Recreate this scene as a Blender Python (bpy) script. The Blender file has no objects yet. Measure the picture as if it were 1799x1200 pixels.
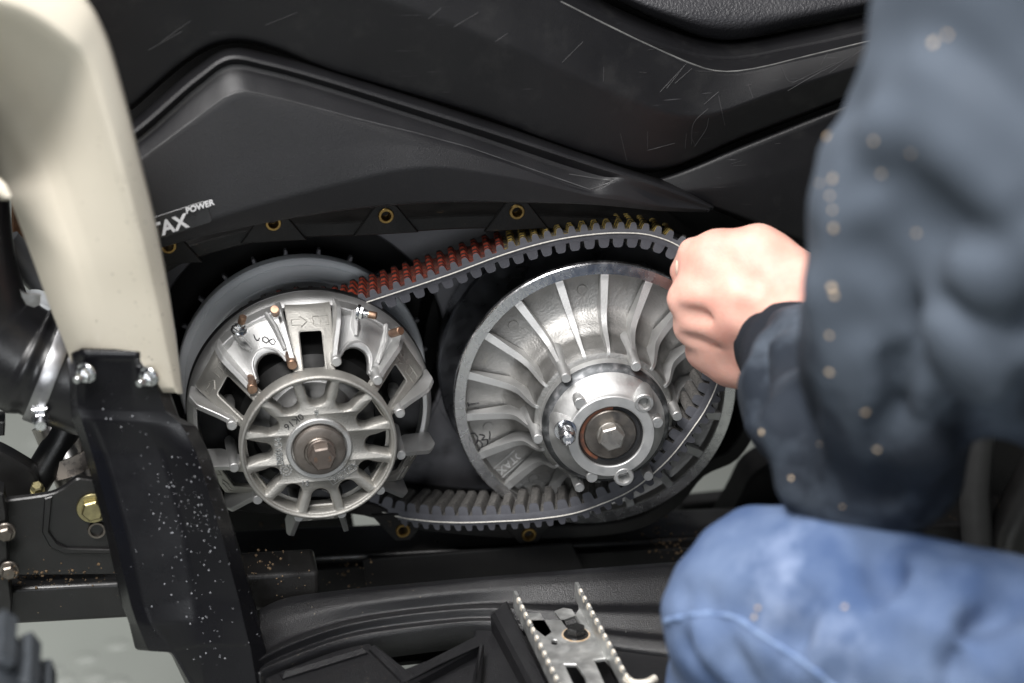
import bpy, bmesh, math, random
import numpy as np
from mathutils import Vector, Matrix
from mathutils.geometry import tessellate_polygon
from mathutils.bvhtree import BVHTree
random.seed(7); rng = np.random.default_rng(7)
SC = bpy.context.scene; COL = SC.collection
PI = math.pi; R_ = math.radians

# ------------------------------------------------------------------ camera
PXS, DIST, PW, PH = .00046, 1.8, 1799, 1200
AZ, EL = R_(9.9), R_(22.9)
TGT = np.array([0, 0, .5])
BACK = np.array([-math.sin(AZ)*math.cos(EL), -math.cos(AZ)*math.cos(EL), math.sin(EL)])
CAM = TGT + DIST*BACK
RT = np.array([math.cos(AZ), -math.sin(AZ), 0.]); UP = np.cross(BACK, RT)
cd = bpy.data.cameras.new('camera'); co = bpy.data.objects.new('camera', cd); COL.objects.link(co)
co.matrix_world = Matrix([[RT[i], UP[i], BACK[i], CAM[i]] for i in range(3)] + [[0, 0, 0, 1]])
cd.sensor_width = 36; cd.lens = 36*DIST/(PW*PXS); cd.clip_end = 60; cd.clip_start = .05
cd.dof.use_dof = True; cd.dof.focus_distance = 1.775; cd.dof.aperture_fstop = 2.8
SC.camera = co
# ------------------------------------------------------------------ light
SC.view_settings.view_transform = 'Standard'; SC.view_settings.look = 'None'
SC.view_settings.exposure = .18; SC.view_settings.gamma = 1
wd = bpy.data.worlds.new('World'); SC.world = wd; wd.use_nodes = True
bg = wd.node_tree.nodes['Background']; bg.inputs[0].default_value = (.80, .86, 1, 1); bg.inputs[1].default_value = .05
def area(name, loc, tgt, sx, sy, power, col=(1, .98, .965)):
    l = bpy.data.lights.new(name, 'AREA'); l.shape = 'RECTANGLE'; l.size = sx; l.size_y = sy; l.energy = power; l.color = col
    o = bpy.data.objects.new(name, l); COL.objects.link(o); o.location = loc
    o.rotation_euler = (Vector(tgt)-Vector(loc)).to_track_quat('-Z', 'Y').to_euler(); return o
area('ceiling_tube_lamp', (-.85, -1.55, 2.6), (-.1, -.1, .45), 1.4, .4, 84)
area('added_front_fill', (-.7, -3.1, 1.15), (-.1, 0, .5), 1.3, .7, 27, (.94, .97, 1))  # low frontal fill, added so the rear sheave catches light
area('ceiling_tube_lamp', (-.75, -.12, 2.6), (-.05, -.1, .45), 1.5, .6, 62)
area('ceiling_tube_lamp', (.1, 1.9, 2.5), (.1, 1.5, 0), 1.8, .5, 17)

# ------------------------------------------------------------------ pixel tools (photo pixel -> point at a stated depth)
def ray(px, py): return (px-PW/2)*PXS/DIST*RT - (py-PH/2)*PXS/DIST*UP - BACK
def P(px, py, y):
    v = ray(px, py); return Vector(CAM + v*((y-CAM[1])/v[1]))
def PZ(px, py, z):
    v = ray(px, py); return Vector(CAM + v*((z-CAM[2])/v[2]))
def bvh_of(*objs):
    V, F = [], []
    for o in objs:
        m = o.matrix_world if o.parent is None else (Matrix.Translation(o.parent.location) @ o.matrix_parent_inverse @ o.matrix_basis)
        k = len(V); V += [m @ v.co for v in o.data.vertices]; F += [[i+k for i in p.vertices] for p in o.data.polygons]
    return BVHTree.FromPolygons(V, F)
def hit(bvh, px, py):
    v = Vector(ray(px, py)).normalized(); h = bvh.ray_cast(Vector(CAM), v)
    if h[0] is None: return None, None
    n = h[1] if h[1].dot(v) < 0 else -h[1]
    return h[0], n

# ------------------------------------------------------------------ materials
MATS = {}
def mat(name, col, rough=.5, metal=0., col2=None, nscale=40, ramp=(.35, .65), bump=0., bscale=300, rvar=.1, specks=None,
        scratch=None, stripes=None, sss=0., spec=.5, stretch=None, coat=0., grime=None, weave=None, upper_tone=None):
    if name in MATS: return MATS[name]
    m = bpy.data.materials.new(name); m.use_nodes = True; nt = m.node_tree; N = nt.nodes; L = nt.links
    b = N['Principled BSDF']; b.inputs['Metallic'].default_value = metal; b.inputs['Specular IOR Level'].default_value = spec
    b.inputs['Coat Weight'].default_value = coat
    tc = N.new('ShaderNodeTexCoord'); src = tc.outputs['Object']
    if stretch:
        mp = N.new('ShaderNodeMapping'); mp.inputs['Scale'].default_value = stretch; L.new(src, mp.inputs[0]); s2 = mp.outputs[0]
    else: s2 = src
    def noise(scale, detail=4, s=src, w=.55):
        n = N.new('ShaderNodeTexNoise'); n.inputs['Scale'].default_value = scale; n.inputs['Detail'].default_value = detail
        n.inputs['Roughness'].default_value = w; L.new(s, n.inputs['Vector']); return n.outputs['Fac']
    def ramp_(fac, a, c, ca=(0, 0, 0, 1), cb=(1, 1, 1, 1)):
        r = N.new('ShaderNodeValToRGB'); e = r.color_ramp.elements; e[0].position, e[1].position = a, c
        e[0].color, e[1].color = ca, cb; L.new(fac, r.inputs[0]); return r.outputs[0]
    def mix(fac, a, c):
        x = N.new('ShaderNodeMix'); x.data_type = 'RGBA'
        for k, v in ((0, fac), (6, a), (7, c)):
            if isinstance(v, (tuple, float)): x.inputs[k].default_value = v
            else: L.new(v, x.inputs[k])
        return x.outputs[2]
    c4 = lambda c: (*c, 1.) if len(c) == 3 else c
    if col2 is None: col2 = tuple(x*.8 for x in col)
    out = ramp_(noise(nscale, 5, s2), ramp[0], ramp[1], c4(col), c4(col2))
    if stripes:
        w = N.new('ShaderNodeTexWave'); w.bands_direction = stripes[0]; w.inputs['Scale'].default_value = stripes[1]
        w.inputs['Distortion'].default_value = stripes[3]; w.inputs['Detail'].default_value = 2; w.inputs['Detail Scale'].default_value = 2.5
        L.new(src, w.inputs[0]); out = mix(ramp_(w.outputs['Fac'], stripes[4], stripes[4]+.12), out, c4(stripes[2]))
    if scratch:
        for k, rot in enumerate(((0, R_(35), 0), (0, R_(-50), R_(20)), (0, R_(80), 0))):
            mp = N.new('ShaderNodeMapping'); mp.inputs['Rotation'].default_value = rot; mp.inputs['Scale'].default_value = (1, 1, 22)
            mp.inputs['Location'].default_value = (k*3.1, k, 0); L.new(src, mp.inputs[0])
            f = ramp_(noise(scratch[1], 2, mp.outputs[0]), .70, .76); g = ramp_(noise(7+k, 3), .52, .68)
            q = N.new('ShaderNodeMath'); q.operation = 'MULTIPLY'; L.new(f, q.inputs[0]); L.new(g, q.inputs[1])
            out = mix(q.outputs[0], out, c4(scratch[0]))
    if grime:
        out = mix(ramp_(noise(grime[1], 6, src, .65), grime[2], grime[2]+.16), out, c4(grime[0]))
    if upper_tone:                                        # paler tone in patches, growing towards the top of the cloth
        sx = N.new('ShaderNodeSeparateXYZ'); L.new(src, sx.inputs[0]); mr = N.new('ShaderNodeMapRange'); mr.inputs[1].default_value = upper_tone[1]; mr.inputs[2].default_value = upper_tone[2]
        L.new(sx.outputs[2], mr.inputs[0]); ad = N.new('ShaderNodeMath'); ad.operation = 'MULTIPLY_ADD'; L.new(noise(11, 5, src, .6), ad.inputs[0]); ad.inputs[1].default_value = 1.5; L.new(mr.outputs[0], ad.inputs[2])
        out = mix(ramp_(ad.outputs[0], .75, 1.75), out, c4(upper_tone[0]))
    if specks:
        v = N.new('ShaderNodeTexVoronoi'); v.inputs['Scale'].default_value = specks[1]; L.new(src, v.inputs['Vector'])
        f = ramp_(v.outputs['Distance'], specks[2], specks[2]+.03, (1, 1, 1, 1), (0, 0, 0, 1)); g = ramp_(noise(9, 3), .45, .62)
        q = N.new('ShaderNodeMath'); q.operation = 'MULTIPLY'; L.new(f, q.inputs[0]); L.new(g, q.inputs[1])
        out = mix(q.outputs[0], out, c4(specks[0]))
    L.new(out, b.inputs['Base Color'])
    r = N.new('ShaderNodeMapRange'); r.inputs[3].default_value = max(.03, rough-rvar); r.inputs[4].default_value = min(1, rough+rvar)
    r.inputs[1].default_value = .3; r.inputs[2].default_value = .7
    L.new(noise(nscale*1.7, 4, s2), r.inputs[0]); L.new(r.outputs[0], b.inputs['Roughness'])
    if bump:
        bp = N.new('ShaderNodeBump'); bp.inputs['Strength'].default_value = min(1., bump); bp.inputs['Distance'].default_value = .0012
        if weave:
            w = N.new('ShaderNodeTexWave'); w.bands_direction = 'DIAGONAL'; w.inputs['Scale'].default_value = weave; w.inputs['Distortion'].default_value = 1.5
            L.new(src, w.inputs[0]); L.new(w.outputs['Fac'], bp.inputs['Height'])
        else: L.new(noise(bscale, 3), bp.inputs['Height'])
        L.new(bp.outputs[0], b.inputs['Normal'])
    if sss:
        b.inputs['Subsurface Weight'].default_value = sss; b.inputs['Subsurface Radius'].default_value = (1, .35, .2); b.inputs['Subsurface Scale'].default_value = .008
    MATS[name] = m; return m
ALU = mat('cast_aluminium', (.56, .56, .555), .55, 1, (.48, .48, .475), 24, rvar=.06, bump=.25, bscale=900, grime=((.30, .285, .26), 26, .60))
ALUW = mat('cast_aluminium_dull', (.44, .43, .405), .60, 1, (.38, .37, .345), 30, rvar=.05, bump=.4, bscale=700, grime=((.30, .28, .25), 26, .66))
MACH = mat('machined_aluminium', (.62, .62, .63), .25, 1, (.59, .59, .60), 60, rvar=.07, bump=.1, bscale=400)
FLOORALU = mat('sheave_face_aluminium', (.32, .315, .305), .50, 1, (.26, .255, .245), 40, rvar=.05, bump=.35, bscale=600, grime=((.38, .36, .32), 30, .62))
BAND = mat('scuffed_band', (.12, .125, .13), .55, 1, (.36, .36, .37), 90, (.5, .75))
GREY = mat('grey_coated_steel', (.62, .645, .67), .42, .1, (.58, .605, .63), 25, bump=.08)
DKST = mat('dark_steel', (.27, .245, .22), .42, 1, (.17, .15, .13), 60, bump=.1)
RUST = mat('brown_steel', (.34, .22, .15), .5, 1, (.2, .13, .1), 120, bump=.2)
SEAL = mat('seal_ring_stained', (.035, .033, .033), .4, .2, (.17, .06, .035), 28, (.50, .6))
ZINC = mat('zinc_plated', (.72, .74, .76), .25, 1, (.5, .51, .52), 150, bump=.1)
YZINC = mat('yellow_zinc', (.42, .37, .20), .45, 1, (.28, .25, .14), 120)
BRASS = mat('brass_insert', (.34, .23, .08), .42, 1, (.25, .16, .06), 200)
GALV = mat('galvanised_steel', (.56, .565, .55), .45, .85, (.38, .385, .38), 55, rvar=.15, bump=.12, bscale=200, grime=((.36, .25, .14), 14, .68))
GALVW = mat('galvanised_tooth', (.78, .75, .68), .5, .35, (.55, .48, .38), 130)
BLK = mat('satin_black_plastic', (.0055, .0055, .0064), .42, 0, (.0072, .0072, .0082), 14, bump=.18, bscale=1400, rvar=.06, scratch=((.11, .11, .115), 26), spec=.32, grime=((.0125, .0125, .013), 30, .54))
BLKT = mat('grained_black_plastic', (.006, .006, .007), .34, 0, (.008, .008, .009), 20, bump=.5, bscale=1100, rvar=.05, specks=((.30, .25, .18), 150, .045))
BLKS = mat('trim_black_plastic', (.0065, .0065, .0078), .46, 0, (.0082, .0082, .0096), 18, bump=.3, bscale=1300, rvar=.05, spec=.42)
BLKG = mat('gloss_black_plastic', (.005, .005, .0065), .28, 0, (.007, .007, .0085), 12, spec=.3, bump=.05, bscale=500, rvar=.08)
BLKR = mat('black_rubber_duct', (.006, .006, .007), .33, 0, (.009, .009, .010), 18, bump=.1, bscale=260, rvar=.08, specks=((.3, .3, .3), 110, .035))
FRM = mat('black_painted_frame', (.007, .007, .0075), .36, 0, (.010, .0095, .009), 20, bump=.12, bscale=400, specks=((.30, .22, .13), 130, .05))
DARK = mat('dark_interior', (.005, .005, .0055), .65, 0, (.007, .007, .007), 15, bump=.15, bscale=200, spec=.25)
HOUS = mat('housing_dark_cast', (.11, .11, .12), .5, .1, (.09, .09, .098), 30, bump=.2, bscale=700, scratch=((.25, .25, .25), 40), grime=((.012, .012, .012), 12, .6))
FLNG = mat('flange_dirty_black', (.005, .005, .005), .55, 0, (.008, .007, .0065), 30, bump=.25, bscale=300, spec=.3, grime=((.13, .09, .05), 55, .66))
RUB = mat('belt_rubber', (.055, .056, .066), .62, 0, (.070, .072, .084), 90, bump=.3, bscale=900)
RUBT = mat('belt_cog_fabric', (.036, .0345, .033), .85, 0, (.085, .080, .074), 420, bump=.5, bscale=900)
RED = mat('red_belt_print', (.34, .045, .017), .65, 0, (.22, .030, .014), 150, stripes=('Y', 42, (.016, .012, .012), 3.0, .50), bump=.3, bscale=900)
YEL = mat('yellow_belt_print', (.58, .41, .08), .65, 0, (.36, .26, .06), 150, stripes=('Y', 46, (.02, .02, .02), 3.5, .46), bump=.3, bscale=900)
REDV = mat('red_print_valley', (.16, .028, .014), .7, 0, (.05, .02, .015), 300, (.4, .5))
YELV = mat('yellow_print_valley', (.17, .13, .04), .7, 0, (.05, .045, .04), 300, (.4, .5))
CORD = mat('white_cord', (.66, .64, .58), .7, 0, (.45, .43, .4), 500)
CREAM = mat('cream_plastic', (.80, .735, .615), .32, 0, (.74, .675, .555), 6, bump=.05, bscale=250, rvar=.06, specks=((.62, .56, .45), 70, .03))
SKIN = mat('skin', (.68, .395, .32), .5, 0, (.57, .27, .215), 26, (.35, .7), bump=.22, bscale=520, sss=.25)
NAIL = mat('nail', (.78, .60, .48), .3, 0, (.74, .55, .45), 60)
JACK = mat('jacket_cloth', (.016, .021, .030), .85, 0, (.011, .0145, .021), 9, bump=.25, bscale=700, spec=.2, upper_tone=((.062, .076, .097), .60, .90))
DENM = mat('blue_denim', (.052, .086, .175), .85, 0, (.125, .172, .275), 14, (.38, .68), bump=.3, weave=260, spec=.2, grime=((.21, .265, .39), 9, .56))
SEAM = mat('denim_seam', (.17, .24, .38), .85, 0, (.11, .17, .31), 90, bump=.3, bscale=400)
CUFF = mat('jacket_rib_cuff', (.014, .018, .026), .9, 0, (.010, .014, .020), 20, bump=.6, weave=190, spec=.2)
FLOOR = mat('workshop_floor', (.21, .225, .205), .42, 0, (.19, .20, .185), 3, bump=.1, bscale=60, grime=((.15, .16, .14), 6, .58))
LETT = mat('pale_lettering', (.62, .62, .63), .5)
INK = mat('black_marker_ink', (.012, .012, .014), .5)
SAW = mat('sawdust_chip', (.56, .45, .32), .8, 0, (.5, .36, .22), 300)
DROP = mat('water_spots', (.34, .35, .38), .25, 0, (.4, .4, .42), 200)
DIRT = mat('dried_mud', (.15, .10, .055), .9, 0, (.07, .048, .028), 120, bump=.5)
TYRE = mat('tyre_rubber', (.022, .027, .033), .75, 0, (.03, .036, .043), 20, bump=.3, bscale=200)
STKR = mat('sticker_gloss_black', (.012, .012, .013), .3)
LABW = mat('paper_label', (.5, .44, .38), .6, 0, (.25, .22, .2), 160, (.5, .6))

# ------------------------------------------------------------------ builders
def finish(name, V, F, m, parent=None, angle=32, mi=None):
    me = bpy.data.meshes.new(name); me.from_pydata([tuple(v) for v in V], [], F); me.validate(); 
    for x in (m if isinstance(m, (list, tuple)) else [m]): me.materials.append(x)
    if mi is not None and len(mi) == len(me.polygons): me.polygons.foreach_set('material_index', mi)
    bm = bmesh.new(); bm.from_mesh(me); bmesh.ops.remove_doubles(bm, verts=bm.verts, dist=2e-6); bmesh.ops.recalc_face_normals(bm, faces=bm.faces); bm.to_mesh(me); bm.free()
    me.shade_smooth(); me.set_sharp_from_angle(angle=R_(angle))
    return link(name, me, parent)
def link(name, data, parent=None):
    o = bpy.data.objects.new(name, data); COL.objects.link(o)
    if parent: par(o, parent)
    return o
def wm(o): return Matrix.Translation(o.location) if o.parent is None else wm(o.parent)
def par(o, p):
    o.parent = p; o.matrix_parent_inverse = wm(p).inverted() if p.type == 'EMPTY' else Matrix.Identity(4)
def tag(o, label, cat, group=None, kind=None):
    if label: o['label'] = label
    if cat: o['category'] = cat
    if group: o['group'] = group
    if kind: o['kind'] = kind
    return o
def thing(name, loc, label, cat, group=None):
    o = bpy.data.objects.new(name, None); COL.objects.link(o); o.location = loc; o.empty_display_size = .03
    return tag(o, label, cat, group)
def dup(o, parent, M):
    c = o.copy(); COL.objects.link(c); c.parent = parent; c.matrix_parent_inverse = o.matrix_parent_inverse.copy(); c.matrix_basis = M; return c
def area2(l): return .5*sum(l[i-1][0]*l[i][1]-l[i][0]*l[i-1][1] for i in range(len(l)))
def inset(l, c):
    n = len(l); out = []
    for i in range(n):
        a, b, d = Vector(l[i-1]), Vector(l[i]), Vector(l[(i+1) % n])
        e1 = (b-a).normalized(); e2 = (d-b).normalized()
        n1 = Vector((-e1.y, e1.x)); n2 = Vector((-e2.y, e2.x)); q = n1+n2
        if q.length < 1e-6: q = n1
        q.normalize(); k = c/max(.45, q.dot(n1)); out.append((b.x+q.x*k, b.y+q.y*k))
    return out
def prism_data(loops, y0, y1, ch=.0006, fn=None):
    LL = []
    for k, l in enumerate(loops):
        l = [tuple(q) for q in l]
        if (area2(l) < 0) == (k == 0): l = l[::-1]
        LL.append(l)
    s = 1 if y1 > y0 else -1
    fr = [inset(l, ch) for l in LL] if ch else LL
    V = []; F = []; idx = []
    for rings, y in ((fr, y0), (LL, y0+s*ch), (LL, y1)):
        r_ = []
        for l in rings:
            r_.append(list(range(len(V), len(V)+len(l)))); V += [(q[0], y, q[1]) for q in l]
        idx.append(r_)
    for a, b in ((0, 1), (1, 2)):
        if a == 0 and not ch: idx[1] = idx[0] if False else idx[1]
        for la, lb in zip(idx[a], idx[b]):
            n = len(la)
            for i in range(n): F.append((la[i], la[(i+1) % n], lb[(i+1) % n], lb[i]))
    for k, rings in ((0, fr), (2, LL)):
        flat = [i for l in idx[k] for i in l]
        for t in tessellate_polygon([[Vector((q[0], q[1], 0)) for q in l] for l in rings]): F.append(tuple(flat[i] for i in t))
    if fn: V = [fn(*v) for v in V]
    return V, F
def prism(name, loops, y0, y1, m, parent=None, ch=.0006, fn=None, angle=25):
    V, F = prism_data(loops, y0, y1, ch, fn); return finish(name, V, F, m, parent, angle)
def plate(name, pxs, y, th, m, parent=None, ch=.0012, holes=(), r=0):
    f = lambda l: [(P(a, b, y).x, P(a, b, y).z) for a, b in l]
    lo = f(pxs)
    if r: lo = rounded(lo, r)
    return prism(name, [lo]+[f(h) for h in holes], y, y+th, m, parent, ch)
def rounded(l, r, n=4):
    out = []; N = len(l)
    for i in range(N):
        a, b, d = Vector(l[i-1]), Vector(l[i]), Vector(l[(i+1) % N])
        u, w = (a-b), (d-b); k = min(r, u.length*.45, w.length*.45); p, q = b+u.normalized()*k, b+w.normalized()*k
        for j in range(n+1):
            t = j/n; x = p*(1-t)**2+b*2*t*(1-t)+q*t*t; out.append((x.x, x.y))
    return out
def lathe_data(prof, cx, cz, seg=72, a0=0, a1=2*PI):
    V, F = [], []; closed = abs(a1-a0-2*PI) < 1e-6; n = seg if closed else seg+1
    for r, y in prof:
        for k in range(n):
            t = a0+(a1-a0)*k/seg; V.append((cx+r*math.cos(t), y, cz+r*math.sin(t)))
    for i in range(len(prof)-1):
        for k in range(seg):
            k2 = (k+1) % n; F.append((i*n+k, i*n+k2, (i+1)*n+k2, (i+1)*n+k))
    return V, F
def lathe(name, prof, cx, cz, m, parent=None, seg=72, angle=28, **kw):
    V, F = lathe_data(prof, cx, cz, seg, **kw); return finish(name, V, F, m, parent, angle)
def circ(cx, cz, r, n=20, a0=0): return [(cx+r*math.cos(a0+2*PI*k/n), cz+r*math.sin(a0+2*PI*k/n)) for k in range(n)]
def cyl_profile(r, y0, y1, c=.0006): return [(0, y0), (r-c, y0), (r, y0+c), (r, y1), (0, y1)]
def catmull(pts, n, closed=False):
    pts = [np.array(p, float) for p in pts]; N = len(pts); out = []
    segs = N if closed else N-1
    T = [0.]
    for i in range(segs): T.append(T[-1]+np.linalg.norm(pts[(i+1) % N]-pts[i])**.5+1e-9)
    G = lambda i: pts[i % N] if closed else (pts[0]*2-pts[1] if i < 0 else pts[-1]*2-pts[-2] if i >= N else pts[i])
    for k in range(n):
        u = k/(n if closed else n-1)*segs; i = min(int(u), segs-1); t = u-i
        p0, p1, p2, p3 = G(i-1), G(i), G(i+1), G(i+2)
        d = lambda a, b: max(np.linalg.norm(b-a), 1e-6)**.5
        t0, t1, t2 = d(p0, p1), d(p1, p2), d(p2, p3)
        m1 = t1*((p1-p0)/t0-(p2-p0)/(t0+t1)+(p2-p1)/t1); m2 = t1*((p2-p1)/t1-(p3-p1)/(t1+t2)+(p3-p2)/t2)
        out.append((2*t**3-3*t*t+1)*p1+(t**3-2*t*t+t)*m1+(-2*t**3+3*t*t)*p2+(t**3-t*t)*m2)
    return out
def loft(name, rows, m, parent=None, ncol=60, thick=.003, fil=.22, nf=4, angle=60, world=False, lin=False):
    W = []
    for r in rows:
        pts = [Vector(q) if world else P(*q) for q in r]; W.append(np.array([[np.interp(k/(ncol-1)*(len(pts)-1), range(len(pts)), [p[e] for p in pts]) for e in range(3)] for k in range(ncol)]) if lin else np.array(catmull(pts, ncol)))
    ROWS = [W[0]]
    for i in range(1, len(W)-1):
        a, b, d = W[i-1], W[i], W[i+1]; p = b+(a-b)*fil; q = b+(d-b)*fil
        for j in range(nf+1):
            t = j/nf; ROWS.append(p*(1-t)**2+b*2*t*(1-t)+q*t*t)
    ROWS.append(W[-1])
    V = [tuple(v) for r in ROWS for v in r]; F = []
    for i in range(len(ROWS)-1):
        for k in range(ncol-1): F.append((i*ncol+k, i*ncol+k+1, (i+1)*ncol+k+1, (i+1)*ncol+k))
    me = bpy.data.meshes.new(name); me.from_pydata(V, [], F); me.materials.append(m)
    s = 0.
    me.update()
    for p in me.polygons: s += p.area*p.normal.dot(Vector(CAM)-p.center)
    if s < 0: me.flip_normals()
    me.shade_smooth(); me.set_sharp_from_angle(angle=R_(angle))
    o = link(name, me, parent)
    if thick:
        md = o.modifiers.new('thickness', 'SOLIDIFY'); md.thickness = thick; md.offset = -1
    return o
def tube_data(path, rad, seg=10, cap=True):
    pts = [Vector(p) for p in path]; n = len(pts); V, F = [], []; ref = None
    for i, p in enumerate(pts):
        t = (pts[min(i+1, n-1)]-pts[max(i-1, 0)]).normalized()
        if ref is None: ref = t.orthogonal()
        u = (ref-t*ref.dot(t)).normalized(); w = t.cross(u); ref = u; r = rad[i] if hasattr(rad, '__len__') else rad
        for k in range(seg):
            a = 2*PI*k/seg; V.append(p+u*(r*math.cos(a))+w*(r*math.sin(a)))
    for i in range(n-1):
        for k in range(seg): F.append((i*seg+k, i*seg+(k+1) % seg, (i+1)*seg+(k+1) % seg, (i+1)*seg+k))
    if cap: F += [tuple(range(seg-1, -1, -1)), tuple(range((n-1)*seg, n*seg))]
    return V, F
def tube(name, path, rad, m, parent=None, seg=14, angle=40, cap=True):
    V, F = tube_data(path, rad, seg, cap); return finish(name, V, F, m, parent, angle)
def merge(*vf):
    V, F = [], []
    for v, f in vf:
        k = len(V); V += list(v); F += [tuple(i+k for i in q) for q in f]
    return V, F
def axis_frame(o, d):
    """local -Y looks along d"""
    y = -Vector(d).normalized(); x = Vector((1, 0, 0)); x = (x-y*x.dot(y)).normalized(); z = x.cross(y)
    return Matrix([[x[i], y[i], z[i], o[i]] for i in range(3)]+[[0, 0, 0, 1]])
def place(o, M):
    o.matrix_basis = M; return o
def hexa(r, a0=0): return [(r*math.cos(a0+PI/3*k), r*math.sin(a0+PI/3*k)) for k in range(6)]
def bolt(parent, loc, d, r, h, m, flange=1.35, a0=.2, name='bolt', stud=0, studm=None):
    """hex head with washer flange, standing out along d"""
    fl = merge(lathe_data([(0, -.0012), (r*flange-.0006, -.0012), (r*flange, -.0004), (r*flange, .001), (0, .001)], 0, 0, 24),
               prism_data([hexa(r, a0)], -h, .0, min(.0012, h*.2)))
    if stud: fl = merge(fl, lathe_data([(0, -h-stud), (r*.42, -h-stud), (r*.52, -h-stud+.001), (r*.52, -h+.001), (0, -h+.001)], 0, 0, 16))
    o = finish(name, fl[0], fl[1], m, None, 25); par(o, parent); o.matrix_basis = axis_frame(loc, d); return o
def text_mesh(name, s, size, m, parent, M, extrude=.0003, align='CENTER', shear=0, bold=0., sx=1.):
    cu = bpy.data.curves.new(name, 'FONT'); cu.body = s; cu.size = size; cu.extrude = extrude; cu.align_x = align; cu.align_y = 'CENTER'
    cu.shear = shear; cu.offset = bold; cu.resolution_u = 3
    t = bpy.data.objects.new(name, cu); me = bpy.data.meshes.new_from_object(t); bpy.data.objects.remove(t); bpy.data.curves.remove(cu)
    me.transform(Matrix.Diagonal((sx, 1, 1, 1))); me.materials.clear(); me.materials.append(m); me.name = name
    o = link(name, me); par(o, parent); o.matrix_basis = M; return o
def face_matrix(o, x, n):
    """local X along x, local Z out along n"""
    n = Vector(n).normalized(); x = Vector(x); x = (x-n*x.dot(n)).normalized(); y = n.cross(x)
    return Matrix([[x[i], y[i], n[i], o[i]] for i in range(3)]+[[0, 0, 0, 1]])
def on_surface(bvh, a, b, lift=.0004):
    pa, n = hit(bvh, *a); pb, n2 = hit(bvh, *b)
    if pa is None or pb is None: return None
    return face_matrix((pa+pb)/2+n*lift, pb-pa, n+n2)
def ink(name, strokes, bvh, parent, m=INK, r=.0006):
    parts = []
    for s in strokes:
        pts = [hit(bvh, q[0], q[1]) for q in catmull([(a, b, 0) for a, b in s], 14)]
        pts = [p+n*.0002 for p, n in pts if p is not None]
        if len(pts) > 2: parts.append(tube_data(pts, r, 6))
    if parts:
        V, F = merge(*parts); return finish(name, V, F, m, parent, 60)

# ------------------------------------------------------------------ setting
V = [(-6, -5, 0), (6, -5, 0), (6, 9, 0), (-6, 9, 0)]
fl = finish('floor', V, [(0, 1, 2, 3)], FLOOR); fl['kind'] = 'structure'
parts = []
for px, py in ((150, 1155), (165, 1188), (110, 1192), (205, 1198), (205, 1132), (60, 775), (90, 1178)):
    c = PZ(px, py, 0); V, F = lathe_data([(0, .0022), (.008, .0019), (.013, .0006), (.0145, 0)], 0, 0, 20)
    parts.append(([(c.x+v[0], c.y+v[2]*.9, v[1]) for v in V], F))
V, F = merge(*parts); o = finish('water_drops', V, F, FLOOR, None, 60); tag(o, 'small round water drops lying on the pale workshop floor', 'drops', kind='stuff')

# ------------------------------------------------------------------ clutch housing (back case)
AX1, AX2, AZ1 = -.1635, .0700, .4460       # axes of the two pulleys
hs = thing('clutch_housing', (-.05, .1, .33), 'black dirty inner clutch case with brass lined bolt holes, behind the two pulleys', 'clutch case')
top = [(235, 500), (300, 444), (380, 416), (440, 402), (520, 392), (600, 389), (680, 385), (800, 377), (905, 376), (1000, 378), (1100, 384), (1180, 404), (1250, 450), (1320, 540), (1350, 650)]
bot = [(1336, 735), (1295, 806), (1236, 836), (1196, 884), (1140, 922), (1080, 938), (930, 946), (800, 938), (700, 925), (640, 905), (560, 900), (440, 900), (330, 860), (260, 740), (225, 620)]
yb = .11
def loopxz(l, y): return [(P(a, b, y).x, P(a, b, y).z) for a, b in l]
outer = loopxz(top+bot, .03)
outer = [tuple(q[:2]) for q in catmull([(a, b, 0) for a, b in outer], 120, True)]
c1, c2 = circ(AX1, AZ1+.005, .126, 64), circ(AX2+.005, AZ1+.006, .128, 64)
inn = inset(outer if area2(outer) > 0 else outer[::-1], .012)
prism('back_wall', [inset(outer if area2(outer) > 0 else outer[::-1], .003), c1, circ(AX2+.012, AZ1, .1145, 64)], yb, yb+.006, HOUS, hs, .0015)
prism('side_wall', [inset(outer if area2(outer) > 0 else outer[::-1], .0015), inset(outer if area2(outer) > 0 else outer[::-1], .006)], .034, yb+.004, FLNG, hs, .0005)
prism('flange', [outer, inn], .028, .0345, FLNG, hs, .0012)
for c, x in ((c1, AX1), (c2, AX2)):
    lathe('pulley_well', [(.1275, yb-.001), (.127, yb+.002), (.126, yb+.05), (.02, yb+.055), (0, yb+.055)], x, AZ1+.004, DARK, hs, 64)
for px, py, tri in ((296, 432, 1), (480, 392, 1), (678, 379, 1), (908, 372, 1), (708, 932, -1), (929, 939, -1)):
    c = P(px, py, .024); w = .017*tri
    ear = [(c.x-.026, c.z-.016*tri), (c.x-.010, c.z+.006*tri), (c.x-.006, c.z+.010*tri), (c.x+.006, c.z+.010*tri), (c.x+.010, c.z+.006*tri), (c.x+.026, c.z-.016*tri)]
    prism('boss', [ear, circ(c.x, c.z, .0048, 18)], .0245, .0285, FLNG, hs, .0008)
    lathe('brass_insert', [(.0036, .034), (.0036, .0235), (.0042, .0225), (.0058, .0225), (.0063, .0232), (.0063, .0245)], c.x, c.z, BRASS, hs, 24)
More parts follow.
